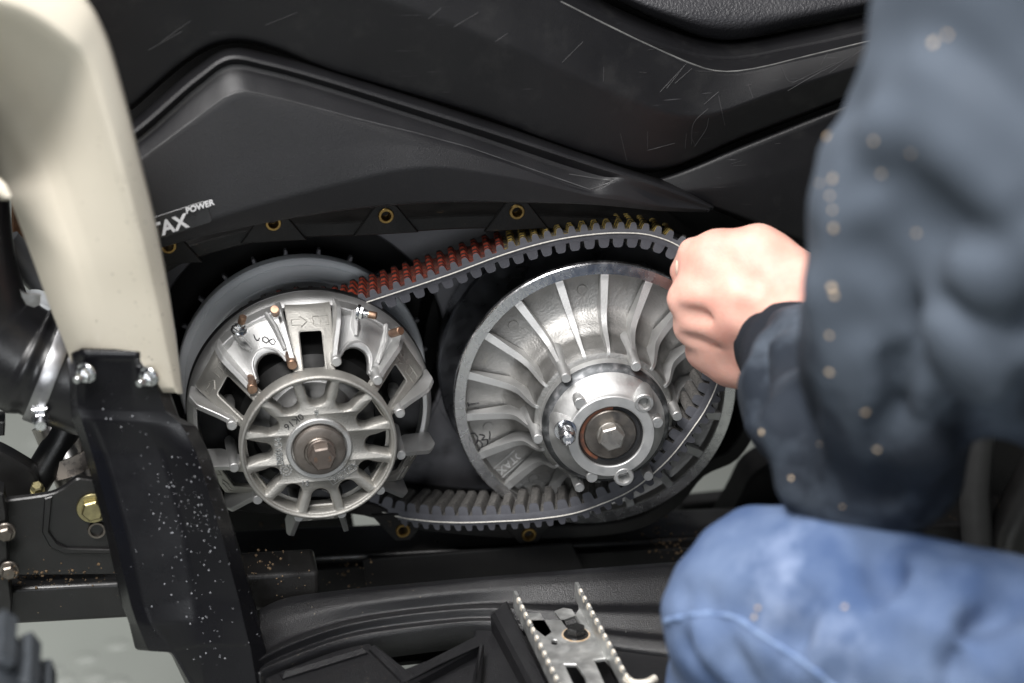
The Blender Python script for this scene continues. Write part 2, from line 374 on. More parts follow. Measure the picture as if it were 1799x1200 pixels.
# ------------------------------------------------------------------ driven pulley (right)
dp = thing('driven_pulley', (AX2, 0, AZ1), 'large bright aluminium pulley with radial fins and a bolted centre hub, beside the hand', 'pulley')
lathe('rear_sheave', [(.112, .098), (.121, .096), (.1235, .090), (.1238, .066), (.1222, .063), (.118, .064), (.058, .086), (.05, .09)], AX2, AZ1, mat('worn_sheave', (.36, .37, .40), .32, 1, (.26, .27, .30), 30), dp, 128)
front = [(.040, .034), (.112, .016), (.1168, .0055), (.1172, .001), (.1165, -.0002), (.1082, -.0004), (.1072, .0006), (.1060, .0085), (.100, .0100), (.078, .0085), (.0715, .0055), (.0660, -.0030),
         (.0630, -.0070), (.0605, -.0095), (.0595, -.014), (.0585, -.032), (.0578, -.0385), (.0565, -.0415), (.0535, -.0428), (.050, -.0430), (.048, -.0430)]
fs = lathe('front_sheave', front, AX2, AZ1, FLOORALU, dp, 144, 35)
lathe('rim', [(.1078, .004), (.1080, -.0010), (.1166, -.0010), (.1176, .0002), (.1178, .004), (.1150, .0085)], AX2, AZ1, MACH, dp, 144, 30)
lathe('hub', [(.0522, -.040), (.0521, -.0440), (.0521, -.0495), (.0518, -.0505)], AX2, AZ1, ALU, dp, 96)
lathe('hub_band', [(.0518, -.0500), (.0514, -.0530), (.0500, -.0555), (.0482, -.0572), (.0468, -.0580)], AX2, AZ1, BAND, dp, 96, 40)
lathe('hub_dome', [(.0470, -.0576), (.0458, -.0605), (.0435, -.0650), (.0408, -.0690), (.0378, -.0722), (.0358, -.0738), (.0352, -.0755), (.0350, -.0778), (.0343, -.0785), (.0268, -.0785), (.0260, -.0778), (.0257, -.066)], AX2, AZ1, mat('turned_aluminium', (.60, .60, .595), .60, 1, (.52, .52, .515), 45, bump=.12, bscale=500), dp, 96, 40)
lathe('seal_ring', [(.0258, -0.0760), (.0250, -0.0767), (.0247, -0.0755), (.0242, -0.0727), (.0200, -0.0725)], AX2, AZ1, mat('seal_dark', (.03, .03, .031), .4, .2), dp, 72)
lathe('rust_stain', [(.0206, -.0731), (.0243, -.0729)], AX2, AZ1, mat('rust_film', (.23, .085, .045), .5, .2, (.06, .04, .035), 90, (.45, .7)), dp, 40, a0=R_(85), a1=R_(245))
lathe('washer', [(0, -0.0750), (.0203, -0.0750), (.0212, -0.0741), (.0212, -0.0665), (0, -0.0665)], AX2, AZ1, DKST, dp, 72)
o = bolt(dp, (AX2, -0.0750, AZ1), (0, -1, 0), .0108, .0088, mat('steel_bolt', (.42, .405, .38), .5, 1, (.34, .32, .3), 80, bump=.15), 1.05, .25, 'centre_bolt')
M0 = Matrix.Translation((AX2, 0, AZ1))
for s, aa in (('12.9', 100), ('KV', -20), ('C', 200)):
    a = R_(aa); pos = (AX2+.0062*math.cos(a), -0.0839, AZ1+.0062*math.sin(a))
    text_mesh('head_stamp', s, .0036, mat('stamp_shadow', (.3, .28, .26), .5, 1), dp, face_matrix(pos, (-math.sin(a), 0, math.cos(a)), (0, -1, 0)), .0001)
# fins
fp = [(.1085, .005), (.1085, -.0006), (.104, -.0008), (.078, -.0085), (.070, -.0140), (.0665, -.0215), (.0625, -.0335), (.0600, -.0395), (.0572, -.0425), (.054, -.0430), (.054, -.02), (.06, .006)]
def fin_mesh(th0, th1, p=fp):
    pts = rounded(p, .004, 3); V, F = prism_data([pts], -1, 1, 0)
    out = []
    for r, s, y in V:
        edge = max(0., min(1., (y+.03)/.04)); t = (th0+(th1-th0)*max(0, min(1, (r-.05)/.055)))*(.62+.75*max(0., min(1., (y+.045)*22)))
        out.append((r, y, s*t*.5))
    return out, F
Vf, Ff = fin_mesh(.0035, .0048)
fin0 = finish('fin', Vf, Ff, ALU, None, 30); md = fin0.modifiers.new('edge', 'BEVEL'); md.width = .0007; md.segments = 2; md.limit_method = 'ANGLE'; md.angle_limit = R_(40)
par(fin0, dp)
for k in range(18):
    M = M0 @ Matrix.Rotation(-R_(7+20*k), 4, 'Y')
    if k == 0: fin0.matrix_basis = M
    else: dup(fin0, dp, M)
for k in range(6):                                     # cast pins at the root of every third fin
    a = R_(7+60*k); x, z = AX2+.0565*math.cos(a), AZ1+.0565*math.sin(a)
    lathe('pin', [(0, -.0620), (.0036, -.0620), (.0041, -.0612), (.0046, -.040), (.0075, -.010), (.008, .002)], x, z, ALU, dp, 24)
for k in (1, 4, 6, 9, 11, 13, 16):                     # ejector marks on the face
    a = R_(17+20*k); lathe('ejector_mark', [(0, .0086), (.0040, .0086), (.0043, .0092), (.0044, .012)], AX2+.092*math.cos(a), AZ1+.092*math.sin(a), FLOORALU, dp, 20)
for aa in (167, 47, -73):
    a = R_(aa); x, z = AX2+.0378*math.cos(a), AZ1+.0378*math.sin(a)
    lathe('bolt_lug', [(0, -0.0645), (.0044, -0.0645), (.0046, -0.0780), (.0052, -0.0790), (.0072, -0.0790), (.0079, -0.0783), (.0088, -0.0715), (.0096, -0.0595), (.011, -0.0520)], x, z, ALU, dp, 32, 35)
    if aa == 167:
        b = finish('spreader_bolt', *merge(lathe_data([(0, -0.0965), (.0042, -0.0965), (.0053, -0.0957), (.0060, -0.0945), (.0063, -0.0925), (.0063, -0.0895), (.0066, -0.0887), (.0064, -0.0805), (0, -0.0805)], 0, 0, 32),
                   lathe_data([(.0048, -0.0805), (.0088, -0.0805), (.009, -0.0800), (.009, -0.0790), (.0048, -0.0790)], 0, 0, 32)), mat('chrome', (.62, .63, .64), .2, 1, (.5, .5, .52), 90), None, 25)
        par(b, dp); b.matrix_basis = Matrix.Translation((x, 0, z))
        for s, dz in (('8.8', .0026), ('JH', -.0030)):
            text_mesh('head_stamp', s, .0038, LETT, dp, face_matrix((x, -0.0966, z+dz), (1, 0, .12), (0, -1, 0)), .0001, bold=.00008)
for aa in (130, 14, -112):
    a = R_(aa); x, z = AX2+.0385*math.cos(a), AZ1+.0385*math.sin(a)
    lathe('stud', [(0, -0.0770), (.0042, -0.0770), (.0048, -0.0763), (.0050, -0.0615), (.0062, -0.0540)], x, z, ALU, dp, 24)
# writing on the face
bf = bvh_of(fs)
ink('ink_mark', [[(823, 716), (842, 712)], [(825, 731), (841, 722), (839, 726)], [(822, 712), (824, 719)], [(824, 727), (827, 735)]], bf, dp)
ink('ink_mark', [[(833, 783), (826, 776), (826, 768), (834, 766), (840, 774), (838, 784), (832, 790), (842, 796), (848, 788), (845, 780), (838, 778)],
                 [(842, 768), (852, 770), (846, 778), (856, 776), (856, 786), (848, 792)], [(858, 756), (861, 766), (860, 776)]], bf, dp)
M = on_surface(bf, (915, 800), (878, 830), .0003)
if M:
    text_mesh('cast_lettering', 'ROTAX', .0095, ALU, dp, M @ Matrix.Translation((-.003, 0, 0)), .0005)
    for dy in (-.0058, .0058):
        pass
    fr_ = prism_data([[(-.022, -.006), (.022, -.006), (.022, .006), (-.022, .006)], [(-.0214, -.0054), (.0214, -.0054), (.0214, .0054), (-.0214, .0054)]], 0, -.0006, 0)
    o = finish('cast_frame', [(v[0], v[2], -v[1]) for v in fr_[0]], fr_[1], ALU); par(o, dp); o.matrix_basis = M

dp.rotation_euler = (0, 0, R_(-3.0))        # the loosened sheaves sit a little askew

# ------------------------------------------------------------------ drive clutch (left)
dc = thing('drive_clutch', (AX1, 0, AZ1), 'grey cast clutch with six slotted arms and a round windowed wheel at its centre', 'clutch')
MC = Matrix.Translation((AX1, 0, AZ1))
lathe('rear_sheave', [(.030, .095), (.080, .088), (.0835, .0868), (.0845, .0885), (.0975, .0858), (.0985, .087), (.1022, .0865), (.1036, .0880), (.1040, .0910), (.1036, .098), (.098, .104), (.03, .108)], AX1, AZ1, GREY, dc, 144, 20)
tooth0 = prism('starter_tooth', [[(.1025, -.0018), (.1075, -.0010), (.1075, .0010), (.1025, .0018)]], .099, .105, HOUS, None, .0004); par(tooth0, dc)
for k in range(24):
    M = MC @ Matrix.Rotation(-R_(5+15*k), 4, 'Y')
    if k == 0: tooth0.matrix_basis = M
    else: dup(tooth0, dc, M)
lathe('moving_sheave', [(.030, .046), (.090, .036), (.0985, .034), (.1000, .031), (.0995, .026), (.094, .020)], AX1, AZ1, mat('dark_alu_sheave', (.10, .10, .105), .5, 1, (.07, .07, .072), 30), dc, 128)
lathe('bell_rim', [(.0900, .016), (.0915, .0090), (.0945, .0085), (.0970, .0105), (.0990, .0150), (.0994, .024), (.094, .028)], AX1, AZ1, ALU, dc, 128, a0=R_(-24), a1=R_(204))
lathe('inner_drum', [(.050, -.020), (.060, -.012), (.066, .002), (.070, .020), (.07, .03)], AX1, AZ1, mat('drum_dark', (.015, .015, .015), .5, .6), dc, 96)
lathe('centre_sleeve', [(.030, -.044), (.033, -.038), (.035, -.010), (.05, .0)], AX1, AZ1, ALU, dc, 64)
# wheel with twelve windows
def window(aa):
    loc = []
    for k in range(9): t = -11.4+22.8*k/8; loc.append((.0572*math.cos(R_(t)), .0572*math.sin(R_(t))))
    loc += [(.0450, .0078)]
    for k in range(1, 8): t = PI/2+PI*k/8; loc.append((.0435+.0078*math.cos(t), .0078*math.sin(t)))
    loc += [(.0450, -.0078)]
    loc = rounded(loc, .0034, 3)
    c, s = math.cos(aa), math.sin(aa); return [(x*c-z*s, x*s+z*c) for x, z in loc]
wl = prism('hub_wheel', [circ(0, 0, .0612, 96)]+[window(R_(90+30*k)) for k in range(12)], -.0585, -.0440, ALUW, None, .0010, None, 50); par(wl, dc); wl.matrix_basis = MC
lathe('wheel_rim', [(.0583, -.0583), (.0587, -.0600), (.0593, -.0607), (.0606, -.0608), (.0615, -.0600), (.0618, -.058), (.0618, -.045), (.060, -.040), (.055, -.040)], AX1, AZ1, ALUW, dc, 120, 50)
lathe('hub_collar', [(.0262, -.0583), (.0258, -.0605), (.0250, -.0612), (.0222, -.0612), (.0215, -.0605), (.0212, -.056)], AX1, AZ1, ALU, dc, 80)
lathe('washer', [(0, -.0660), (.0184, -.0660), (.0199, -.0655), (.0205, -.0640), (.0205, -.056), (0, -.056)], AX1, AZ1, mat('browned_washer', (.27, .245, .225), .5, 1, (.2, .175, .155), 50, bump=.12), dc, 72)
lathe('washer_step', [(0, -.0680), (.0118, -.0680), (.0125, -.0672), (.0125, -.065), (0, -.065)], AX1, AZ1, DKST, dc, 48)
bolt(dc, (AX1+.001, -.0680, AZ1), (0, -1, 0), .0105, .0125, mat('browned_bolt', (.20, .17, .15), .58, 1, (.17, .145, .13), 70, bump=.2), 1.08, .1, 'centre_bolt')
for aa in (0, 180):
    text_mesh('head_stamp', '8' if aa else 'S', .0060, RUST, dc, face_matrix((AX1+.001+.0055*math.cos(R_(aa)), -.0806, AZ1), (1, 0, 0), (0, -1, 0)), .0001)
def wheel_text(s, r, aa, size, rot, m=MACH, ex=.0013):
    a = R_(aa); p = (AX1+r*math.cos(a), -.0587, AZ1+r*math.sin(a)); q = R_(rot)
    text_mesh('cast_lettering', s, size, m, dc, face_matrix(p, (math.cos(q), 0, math.sin(q)), (0, -1, 0)), ex)
wheel_text('6', .0308, 92, .0080, 180)
wheel_text('0K16', .0305, 128, .0080, 215, INK, .0001)
wheel_text('280154', .0310, 180, .0080, 92)
wheel_text('15', .0320, 248, .0066, 0)
M = face_matrix((AX1+.030*math.cos(R_(-55)), -.0587, AZ1+.030*math.sin(R_(-55))), (math.cos(R_(33)), 0, math.sin(R_(33))), (0, -1, 0))
text_mesh('cast_lettering', 'ROTAX', .0068, MACH, dc, M @ Matrix.Translation((.0035, 0, 0)), .0007)
fr_ = prism_data([[(-.0108, -.0034), (.0125, -.0034), (.0125, .0034), (-.0108, .0034)], [(-.0104, -.003), (-.0052, -.003), (-.0052, .003), (-.0104, .003)], [(-.0048, -.003), (.0121, -.003), (.0121, .003), (-.0048, .003)]], 0, -.0007, 0)
o = finish('cast_frame', [(v[0], v[2], -v[1]) for v in fr_[0]], fr_[1], ALU); par(o, dc); o.matrix_basis = M
a = R_(213); cx, cz = AX1+.0315*math.cos(a), AZ1+.0315*math.sin(a); parts = []
for rr in (.0022,): parts.append(prism_data([circ(cx, cz, rr, 20), circ(cx, cz, rr-.0006, 20)], -.0592, -.058, 0))
for k in range(12): parts.append(prism_data([circ(cx+.0042*math.cos(k*PI/6), cz+.0042*math.sin(k*PI/6), .0008, 8)], -.0592, -.058, 0))
parts.append(prism_data([[(cx-.0002, cz), (cx+.0002, cz), (cx+.0002, cz+.002), (cx-.0002, cz+.002)]], -.0592, -.058, 0))
V, F = merge(*parts); finish('date_stamp', V, F, ALU, dc)
# arms: tilted slotted plates, local x tangential, z radial
def arm_fn(x, y, z):                       # z radial distance, y depth from the front face (0 front)
    t = (z-.058)/.036; yy = -.0500+.050*max(0., min(1., t)) if z < .094 else .0+(z-.094)*5.0
    zz = z if z < .094 else .094+(z-.094)*.35
    return (zz, yy+y, -x)
w1, w2 = .0162, .0180
arm_l = [(-w1, .054), (w1, .054), (w2, .092), (w2, .0942), (w2, .0965), (-w2, .0965), (-w2, .0942), (-w2, .092)]
slot = rounded([(-.0085, .0600), (.0085, .0600), (.0088, .0815), (-.0088, .0815)], .0015, 2)
V, F = prism_data([arm_l, slot], 0, .008, .001, arm_fn)
arm0 = finish('arm', V, F, ALUW, None, 30); par(arm0, dc)
def arm_tubes(lines):
    parts = []
    for l in lines: parts.append(tube_data([arm_fn(x, -.0001, z) for x, z in l], .00045, 6))
    return merge(*parts)
arrow = [(-.0140, .0888), (-.0070, .0888), (-.0070, .0902), (-.0020, .0872), (-.0070, .0842), (-.0070, .0856), (-.0140, .0856), (-.0140, .0888)]
box = [[(.0030, .0850), (.0150, .0850), (.0150, .0896), (.0030, .0896), (.0030, .0850)], [(.0088, .0850), (.0088, .0896)]]
V, F = arm_tubes([arrow]+box); mk0 = finish('arrow_mark', V, F, ALUW, None, 60); par(mk0, dc)
# segments between the arms
def seg_mesh():
    na, nr = 18, 5; H = R_(17.8); V, F = [], []
    for i in range(na+1):
        t = -1+2*i/na; ph = t*H; rin = .0655+(.0120*math.sqrt(1-(t/.62)**2) if abs(t) < .62 else 0)
        for j in range(nr+1):
            u = j/nr; r = .0985-(.0985-rin)*u
            y = .0100-.0400*min(1., (.0985-r)/.033)**.72-.0035*math.exp(-((t/.45)**2))*u-.0022*math.exp(-(((u-.16)/.07)**2))
            y -= .004*max(0, abs(t)-.72)/.28*u
            V.append((r*math.cos(ph), y, r*math.sin(ph)))
    for i in range(na):
        for j in range(nr): a = i*(nr+1)+j; F.append((a, a+1, a+nr+2, a+nr+1))
    return V, F
V, F = seg_mesh(); sg0 = finish('cover_segment', V, F, ALU, None, 11); par(sg0, dc)
if sum((p.normal.y*p.area) for p in sg0.data.polygons) > 0: sg0.data.flip_normals()
md = sg0.modifiers.new('t', 'SOLIDIFY'); md.thickness = .0045; md.offset = -1
wall = [(.0995, .012), (.1020, -.010), (.0960, -.025), (.080, -.0345), (.0700, -.0420), (.0640, -.0430), (.0620, -.026), (.0760, -.004)]
V, F = prism_data([rounded(wall, .003, 3)], -.0019, .0019, .0006); V = [(v[0], v[2], v[1]) for v in V]
wl0 = finish('segment_wall', V, F, ALU, None, 30); par(wl0, dc)
V, F = lathe_data([(0, -.0460), (.0034, -.0460), (.0040, -.0452), (.0042, -.020), (.0048, -.005), (.005, .005)], .0685, 0, 20); pn0 = finish('pin', V, F, ALU, None, 28); par(pn0, dc)
V, F = lathe_data([(0, -.0460), (.0034, -.0460), (.0040, -.0452), (.0042, -.020), (.0048, -.005), (.005, .005)], .0685, 0, 20); pn1 = finish('pin', V, F, RUST, None, 28); par(pn1, dc)
H = R_(16.5); lip = []
def seg_pt(ph, r, lift):                   # a point just above the segment skin
    u = (.0985-r)/.033; return (r*math.cos(ph), .0100-.0400*max(0, min(1., u))**.72-lift, r*math.sin(ph))
ribs = merge(tube_data([seg_pt(R_(15.0*math.sin(k*PI/24-PI/2)), .0672+.0125*math.sqrt(max(0, 1-(15.0*math.sin(k*PI/24-PI/2)/17.8/.62)**2)), .0016) for k in range(25)], .0013, 8),
             tube_data([seg_pt(R_(7), .0960, .002), seg_pt(R_(6), .0880, .0026), seg_pt(R_(4.5), .0830, .003)], [.0030, .0036, .0016], 8),
             tube_data([seg_pt(R_(-10), .0965, .001), seg_pt(R_(-12), .0885, .002), seg_pt(R_(-13.5), .0740, .0025)], [.0022, .0026, .0018], 8),
             tube_data([seg_pt(R_(-16+32*k/14), .0955, .0004) for k in range(15)], .0011, 8))
cr0 = finish('cast_rib', *ribs, ALU, None, 30); par(cr0, dc)
first = {}
def put(o, k, ang):
    M = MC @ Matrix.Rotation(-R_(ang), 4, 'Y')
    if o.name in first: return dup(o, dc, M)
    first[o.name] = 1; o.matrix_basis = M; return o
for k in range(6):
    A = 90+60*k; put(arm0, k, A); put(mk0, k, A)
    if k in (0, 5): put(sg0, k, A+30); put(cr0, k, A+30)
    put(wl0, k, A+30+16.6); put(wl0, k, A+30-16.6)
    put(pn1 if k == 0 else pn0, k, A+30+15.5); put(pn1 if k == 0 else pn0, k, A+30-15.5)
pv = lathe_data([(0, -.013), (.0030, -.013), (.0034, -.0125), (.0034, 0), (0, 0)], 0, 0, 18)
for ax, ay, tt, sc_ in ((484, 550, 95, 0), (420, 580, 75, 1), (630, 549, -8, 1), (688, 586, 60, 0)):  # pivot pins with nuts
    p = P(ax, ay, -.020); q = R_(tt)
    if sc_:
        bolt(dc, p, (math.cos(q), -.35, math.sin(q)), .0052, .0045, ZINC, 1.25, .3, 'pivot_nut', .005)
        e = finish('pivot_end', *lathe_data([(0, -.0145), (.0026, -.0145), (.0030, -.0138), (.0030, -.008), (0, -.008)], 0, 0, 16), RUST); par(e, dc); e.matrix_basis = axis_frame(p, (math.cos(q), -.35, math.sin(q)))
    else:
        e = finish('pivot_end', *pv, RUST); par(e, dc); e.matrix_basis = axis_frame(p, (math.cos(q)*.9, -.7, math.sin(q)*.5))
bs = bvh_of(*[c for c in dc.children if c.name.startswith('cover_segment')])
ink('ink_mark', [[(446, 588), (450, 597), (454, 598), (456, 594)], [(466, 602), (461, 598), (463, 592), (470, 594), (474, 602), (480, 606), (484, 601), (480, 595), (474, 598), (468, 603), (466, 602)]], bs, dc, INK, .0005)

# ------------------------------------------------------------------ drive belt
bt = thing('drive_belt', (-.05, 0, .33), 'black cogged rubber drive belt with red and yellow print, looped over both pulleys', 'belt')
BW = .035
ctl = [(600, 546, .030), (641, 532, .026), (787, 483, .020), (885, 447, .016), (957, 426, .013), (1014, 415, .012), (1089, 409, .010), (1146, 414, .008), (1199, 437, .002),
       (1236, 485, -.020), (1256, 560, -.042), (1264, 640, -.052), (1260, 672, -.053), (1240, 718, -.053), (1213, 758, -.052), (1183, 797, -.051), (1153, 827, -.049),
       (1107, 862, -.045), (1057, 885, -.040), (1007, 902, -.034), (940, 912, -.027), (873, 916, -.018), (807, 918, -.006), (740, 914, .012), (690, 905, .026)]
pts = [P(*q) for q in ctl]
for aa in (-100, -125, -150, -180, -210, -235, -258):
    a = R_(aa); pts.append(Vector((AX1+.076*math.cos(a), .040, AZ1+.076*math.sin(a))))
dense = np.array(catmull(pts, 1600, True)); sl = np.linalg.norm(np.diff(np.vstack([dense, dense[:1]]), axis=0), axis=1); cum = np.concatenate([[0], np.cumsum(sl)]); LEN = cum[-1]
dl = np.vstack([dense, dense[:1]])
def at(s): s = s % LEN; return Vector([np.interp(s, cum, dl[:, i]) for i in range(3)])
def frame(s):
    p = at(s); t = (at(s+.002)-at(s-.002)).normalized(); w = Vector((0, 1, 0))
    x_, y_ = px_of(p)
    if y_ < 470 and x_ > 820: w = Vector((0, 1, -.13*min(1., (x_-820)/160)))
    w = (w-t*w.dot(t)).normalized(); n = t.cross(w); return p, t, w, n
def px_of(p):
    q = np.array(p)-CAM; d = -q@BACK; return PW/2+(q@RT)/d*DIST/PXS, PH/2-(q@UP)/d*DIST/PXS
NB = int(LEN/.0032); V, F, MI = [], [], []
colour = []
for i in range(NB):
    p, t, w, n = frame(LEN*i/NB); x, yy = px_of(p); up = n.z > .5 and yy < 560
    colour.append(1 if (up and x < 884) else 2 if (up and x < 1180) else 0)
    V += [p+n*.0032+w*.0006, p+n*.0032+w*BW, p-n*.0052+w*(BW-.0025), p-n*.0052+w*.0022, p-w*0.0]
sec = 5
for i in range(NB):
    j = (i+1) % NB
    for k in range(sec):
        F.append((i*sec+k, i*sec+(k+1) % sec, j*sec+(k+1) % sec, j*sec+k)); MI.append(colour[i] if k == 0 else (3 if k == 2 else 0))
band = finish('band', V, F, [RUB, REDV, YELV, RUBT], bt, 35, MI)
def cog(hb, ht, h, w0, w1_, mt, ms, name, sgn):
    pr = [(-hb, -.0006), (-hb*.92, h*.12), (-ht*1.06, h*.75), (-ht*.7, h*.97), (0, h), (ht*.7, h*.97), (ht*1.06, h*.75), (hb*.92, h*.12), (hb, -.0006)]
    n = len(pr); V = [(x, w0+(.0018 if sgn < 0 else .0005)*z/h, sgn*z) for x, z in pr]+[(x, w1_-(.0018 if sgn < 0 else 0)*z/h, sgn*z) for x, z in pr]
    F = [(k, k+1, n+k+1, n+k) for k in range(n-1)]+[tuple(range(n)), tuple(range(2*n-1, n-1, -1))]
    o = finish(name, V, F, [mt, ms], None, 40, [0]*(n-1)+[1, 1]); par(o, bt); return o
cg = {c: cog(.0034, .0022, .0056, .0006, BW, m, RUB, 'outer_cog', 1) for c, m in ((0, RUBT), (1, RED), (2, YEL))}
ci = cog(.0048, .0036, .0078, .0022, BW-.0025, RUBT, RUB, 'inner_cog', -1)
used = set()
def seat_cog(o, s, off):
    p, t, w, n = frame(s); p = p+n*off
    M = Matrix([[t[i], w[i], n[i], p[i]] for i in range(3)]+[[0, 0, 0, 1]])
    if o.name in used: dup(o, bt, M)
    else: used.add(o.name); o.matrix_basis = M
no = round(LEN/.0098); ni = round(LEN/.0121)
for k in range(no):
    s = LEN*k/no; seat_cog(cg[colour[int(NB*k/no) % NB]], s, .0031)
for k in range(ni): seat_cog(ci, LEN*(k+.3)/ni, -.0051)
V, F = [], []
cpath = []
for i in range(NB+1):
    p, t, w, n = frame(LEN*i/NB); cpath.append(p-w*.0003)
V, F = tube_data(cpath, .0006, 6, False); finish('cord', V, F, CORD, bt, 80)

# ------------------------------------------------------------------ body panels
sp = thing('side_panel', P(900, 200, .01), 'large scratched black plastic side panel, above the pulleys', 'body panel')
dy = .0
rows = [
 [(100, -330, .07), (420, -270, .07), (760, -160, .07), (1010, -22, .07), (1160, 45, .07), (1265, 70, .07), (1400, 52, .07), (1620, 5, .07)],
 [(100, -310, .052), (420, -250, .052), (750, -140, .052), (1000, -5, .052), (1152, 62, .052), (1268, 90, .052), (1402, 70, .052), (1625, 20, .052)],
 [(100, -298, .046), (420, -238, .046), (745, -128, .046), (995, 6, .046), (1150, 72, .046), (1270, 99, .046), (1403, 79, .046), (1625, 29, .046)],
 [(100, -290, .044), (420, -230, .044), (740, -120, .044), (985, 10, .044), (1148, 78, .044), (1270, 104, .044), (1402, 84, .044), (1625, 36, .044)],
 [(100, -260, .006), (420, -205, .006), (730, -110, .006), (965, -8, .006), (1140, 80, .006), (1266, 127, .006), (1400, 106, .006), (1620, 52, .006)],
 [(150, 0, -.001), (410, -80, -.004), (680, 0, -.006), (920, 90, -.006), (1085, 165, -.006), (1215, 205, -.005), (1370, 160, -.003), (1590, 90, .0)],
 [(205, 205, .010), (396, 70, .010), (600, 128, .010), (840, 200, .010), (1030, 268, .010), (1150, 296, .010), (1310, 236, .010), (1540, 148, .010)],
 [(208, 212, .028), (398, 78, .028), (600, 136, .028), (838, 208, .028), (1030, 276, .028), (1150, 303, .028), (1310, 243, .028), (1540, 155, .028)]]
SP = loft('panel_skin', rows, BLK, sp, 90, .003, .08)
rp = thing('flank_panel', P(1350, 330, .02), 'smaller smooth black plastic panel, between the hand and the large scratched panel', 'body panel')
rows = [
 [(1100, 330, .045), (1160, 318, .045), (1300, 262, .045), (1560, 160, .045)],
 [(1100, 322, .016), (1165, 310, .016), (1305, 254, .016), (1560, 152, .016)],
 [(1190, 340, .012), (1260, 330, .010), (1370, 310, .010), (1560, 280, .014)],
 [(1225, 352, .014), (1290, 378, .012), (1425, 432, .012), (1560, 480, .016)],
 [(1225, 357, .040), (1290, 384, .040), (1425, 440, .040), (1560, 490, .040)]]
RP = loft('panel_skin', rows, BLK, rp, 50, .003, .18)
st = thing('seat', P(1300, 0, .06), 'black grained seat side, along the upper edge over the scratched panel', 'seat')
rows = [
 [(960, -160, .20), (1130, -100, .20), (1290, -80, .20), (1460, -90, .20), (1680, -120, .20)],
 [(1000, -95, .09), (1140, -45, .07), (1280, -22, .06), (1440, -35, .07), (1660, -75, .09)],
 [(1020, -40, .058), (1160, 18, .046), (1275, 46, .044), (1430, 22, .048), (1650, -22, .06)],
 [(1030, -30, .070), (1170, 38, .066), (1272, 70, .064), (1420, 42, .066), (1650, -8, .075)],
 [(1030, -28, .095), (1172, 42, .095), (1272, 72, .095), (1420, 46, .095), (1650, -4, .095)]]
loft('seat_cover', rows, mat('seat_vinyl', (.022, .022, .025), .42, 0, (.03, .03, .033), 20, bump=.8, bscale=420, rvar=.05), st, 50, .004, .35, 6)
bsp = bvh_of(SP, RP); SCR = mat('scuff_mark', (.030, .030, .032), .6)
scr = [[(490, 440), (620, 300)], [(520, 425), (604, 318)], [(770, 460), (800, 600)], [(700, 500), (735, 470), (770, 440)], [(640, 690), (650, 590), (720, 520)], [(655, 700), (712, 612), (722, 566)],
       [(610, 710), (615, 640)], [(430, 720), (560, 685)], [(300, 640), (330, 770)], [(430, 630), (430, 710)], [(1070, 320), (1110, 390), (1180, 375)], [(1100, 435), (1280, 330)], [(1120, 400), (1330, 300)],
       [(1300, 350), (1480, 220)], [(1260, 310), (1300, 240)], [(910, 400), (935, 470)], [(390, 345), (425, 350)], [(430, 240), (500, 230)], [(540, 265), (600, 300)], [(660, 340), (740, 345)],
       [(830, 785), (880, 770)], [(840, 795), (900, 790)], [(1150, 405), (1400, 270)], [(560, 400), (640, 330)], [(1040, 690), (1065, 686)], [(900, 410), (930, 405)], [(660, 700), (640, 660)], [(120, 200), (20, 300)], [(220, 320), (218, 390)],
       [(-300, 200), (-240, 160)], [(-500, 130), (-380, 60)], [(-620, 90), (-560, 40)], [(-1400, 120), (-1250, 60)], [(-1900, 200), (-1760, 100)], [(-1960, 240), (-1800, 150)]]
o = ink('scuff_marks', [[(980+a/2.726, b/2.726) for a, b in l] for l in scr], bsp, sp, SCR, .0002); o['kind'] = 'stuff'
ink('edge_wear_glint', [[(985, 3), (1100, 61), (1180, 98), (1235, 120), (1265, 126), (1300, 125), (1345, 117), (1450, 91), (1590, 58)]], bsp, sp, mat('worn_edge_glint', (.15, .15, .145), .4, 0, (.06, .06, .06), 60), .0007)  # crease line: scuffed edge and its highlight, both put into the colour
tp = thing('trim_panel', P(600, 300, -.01), 'black trim panel with a raised bent ridge and white lettering, just above the pulleys', 'trim panel')
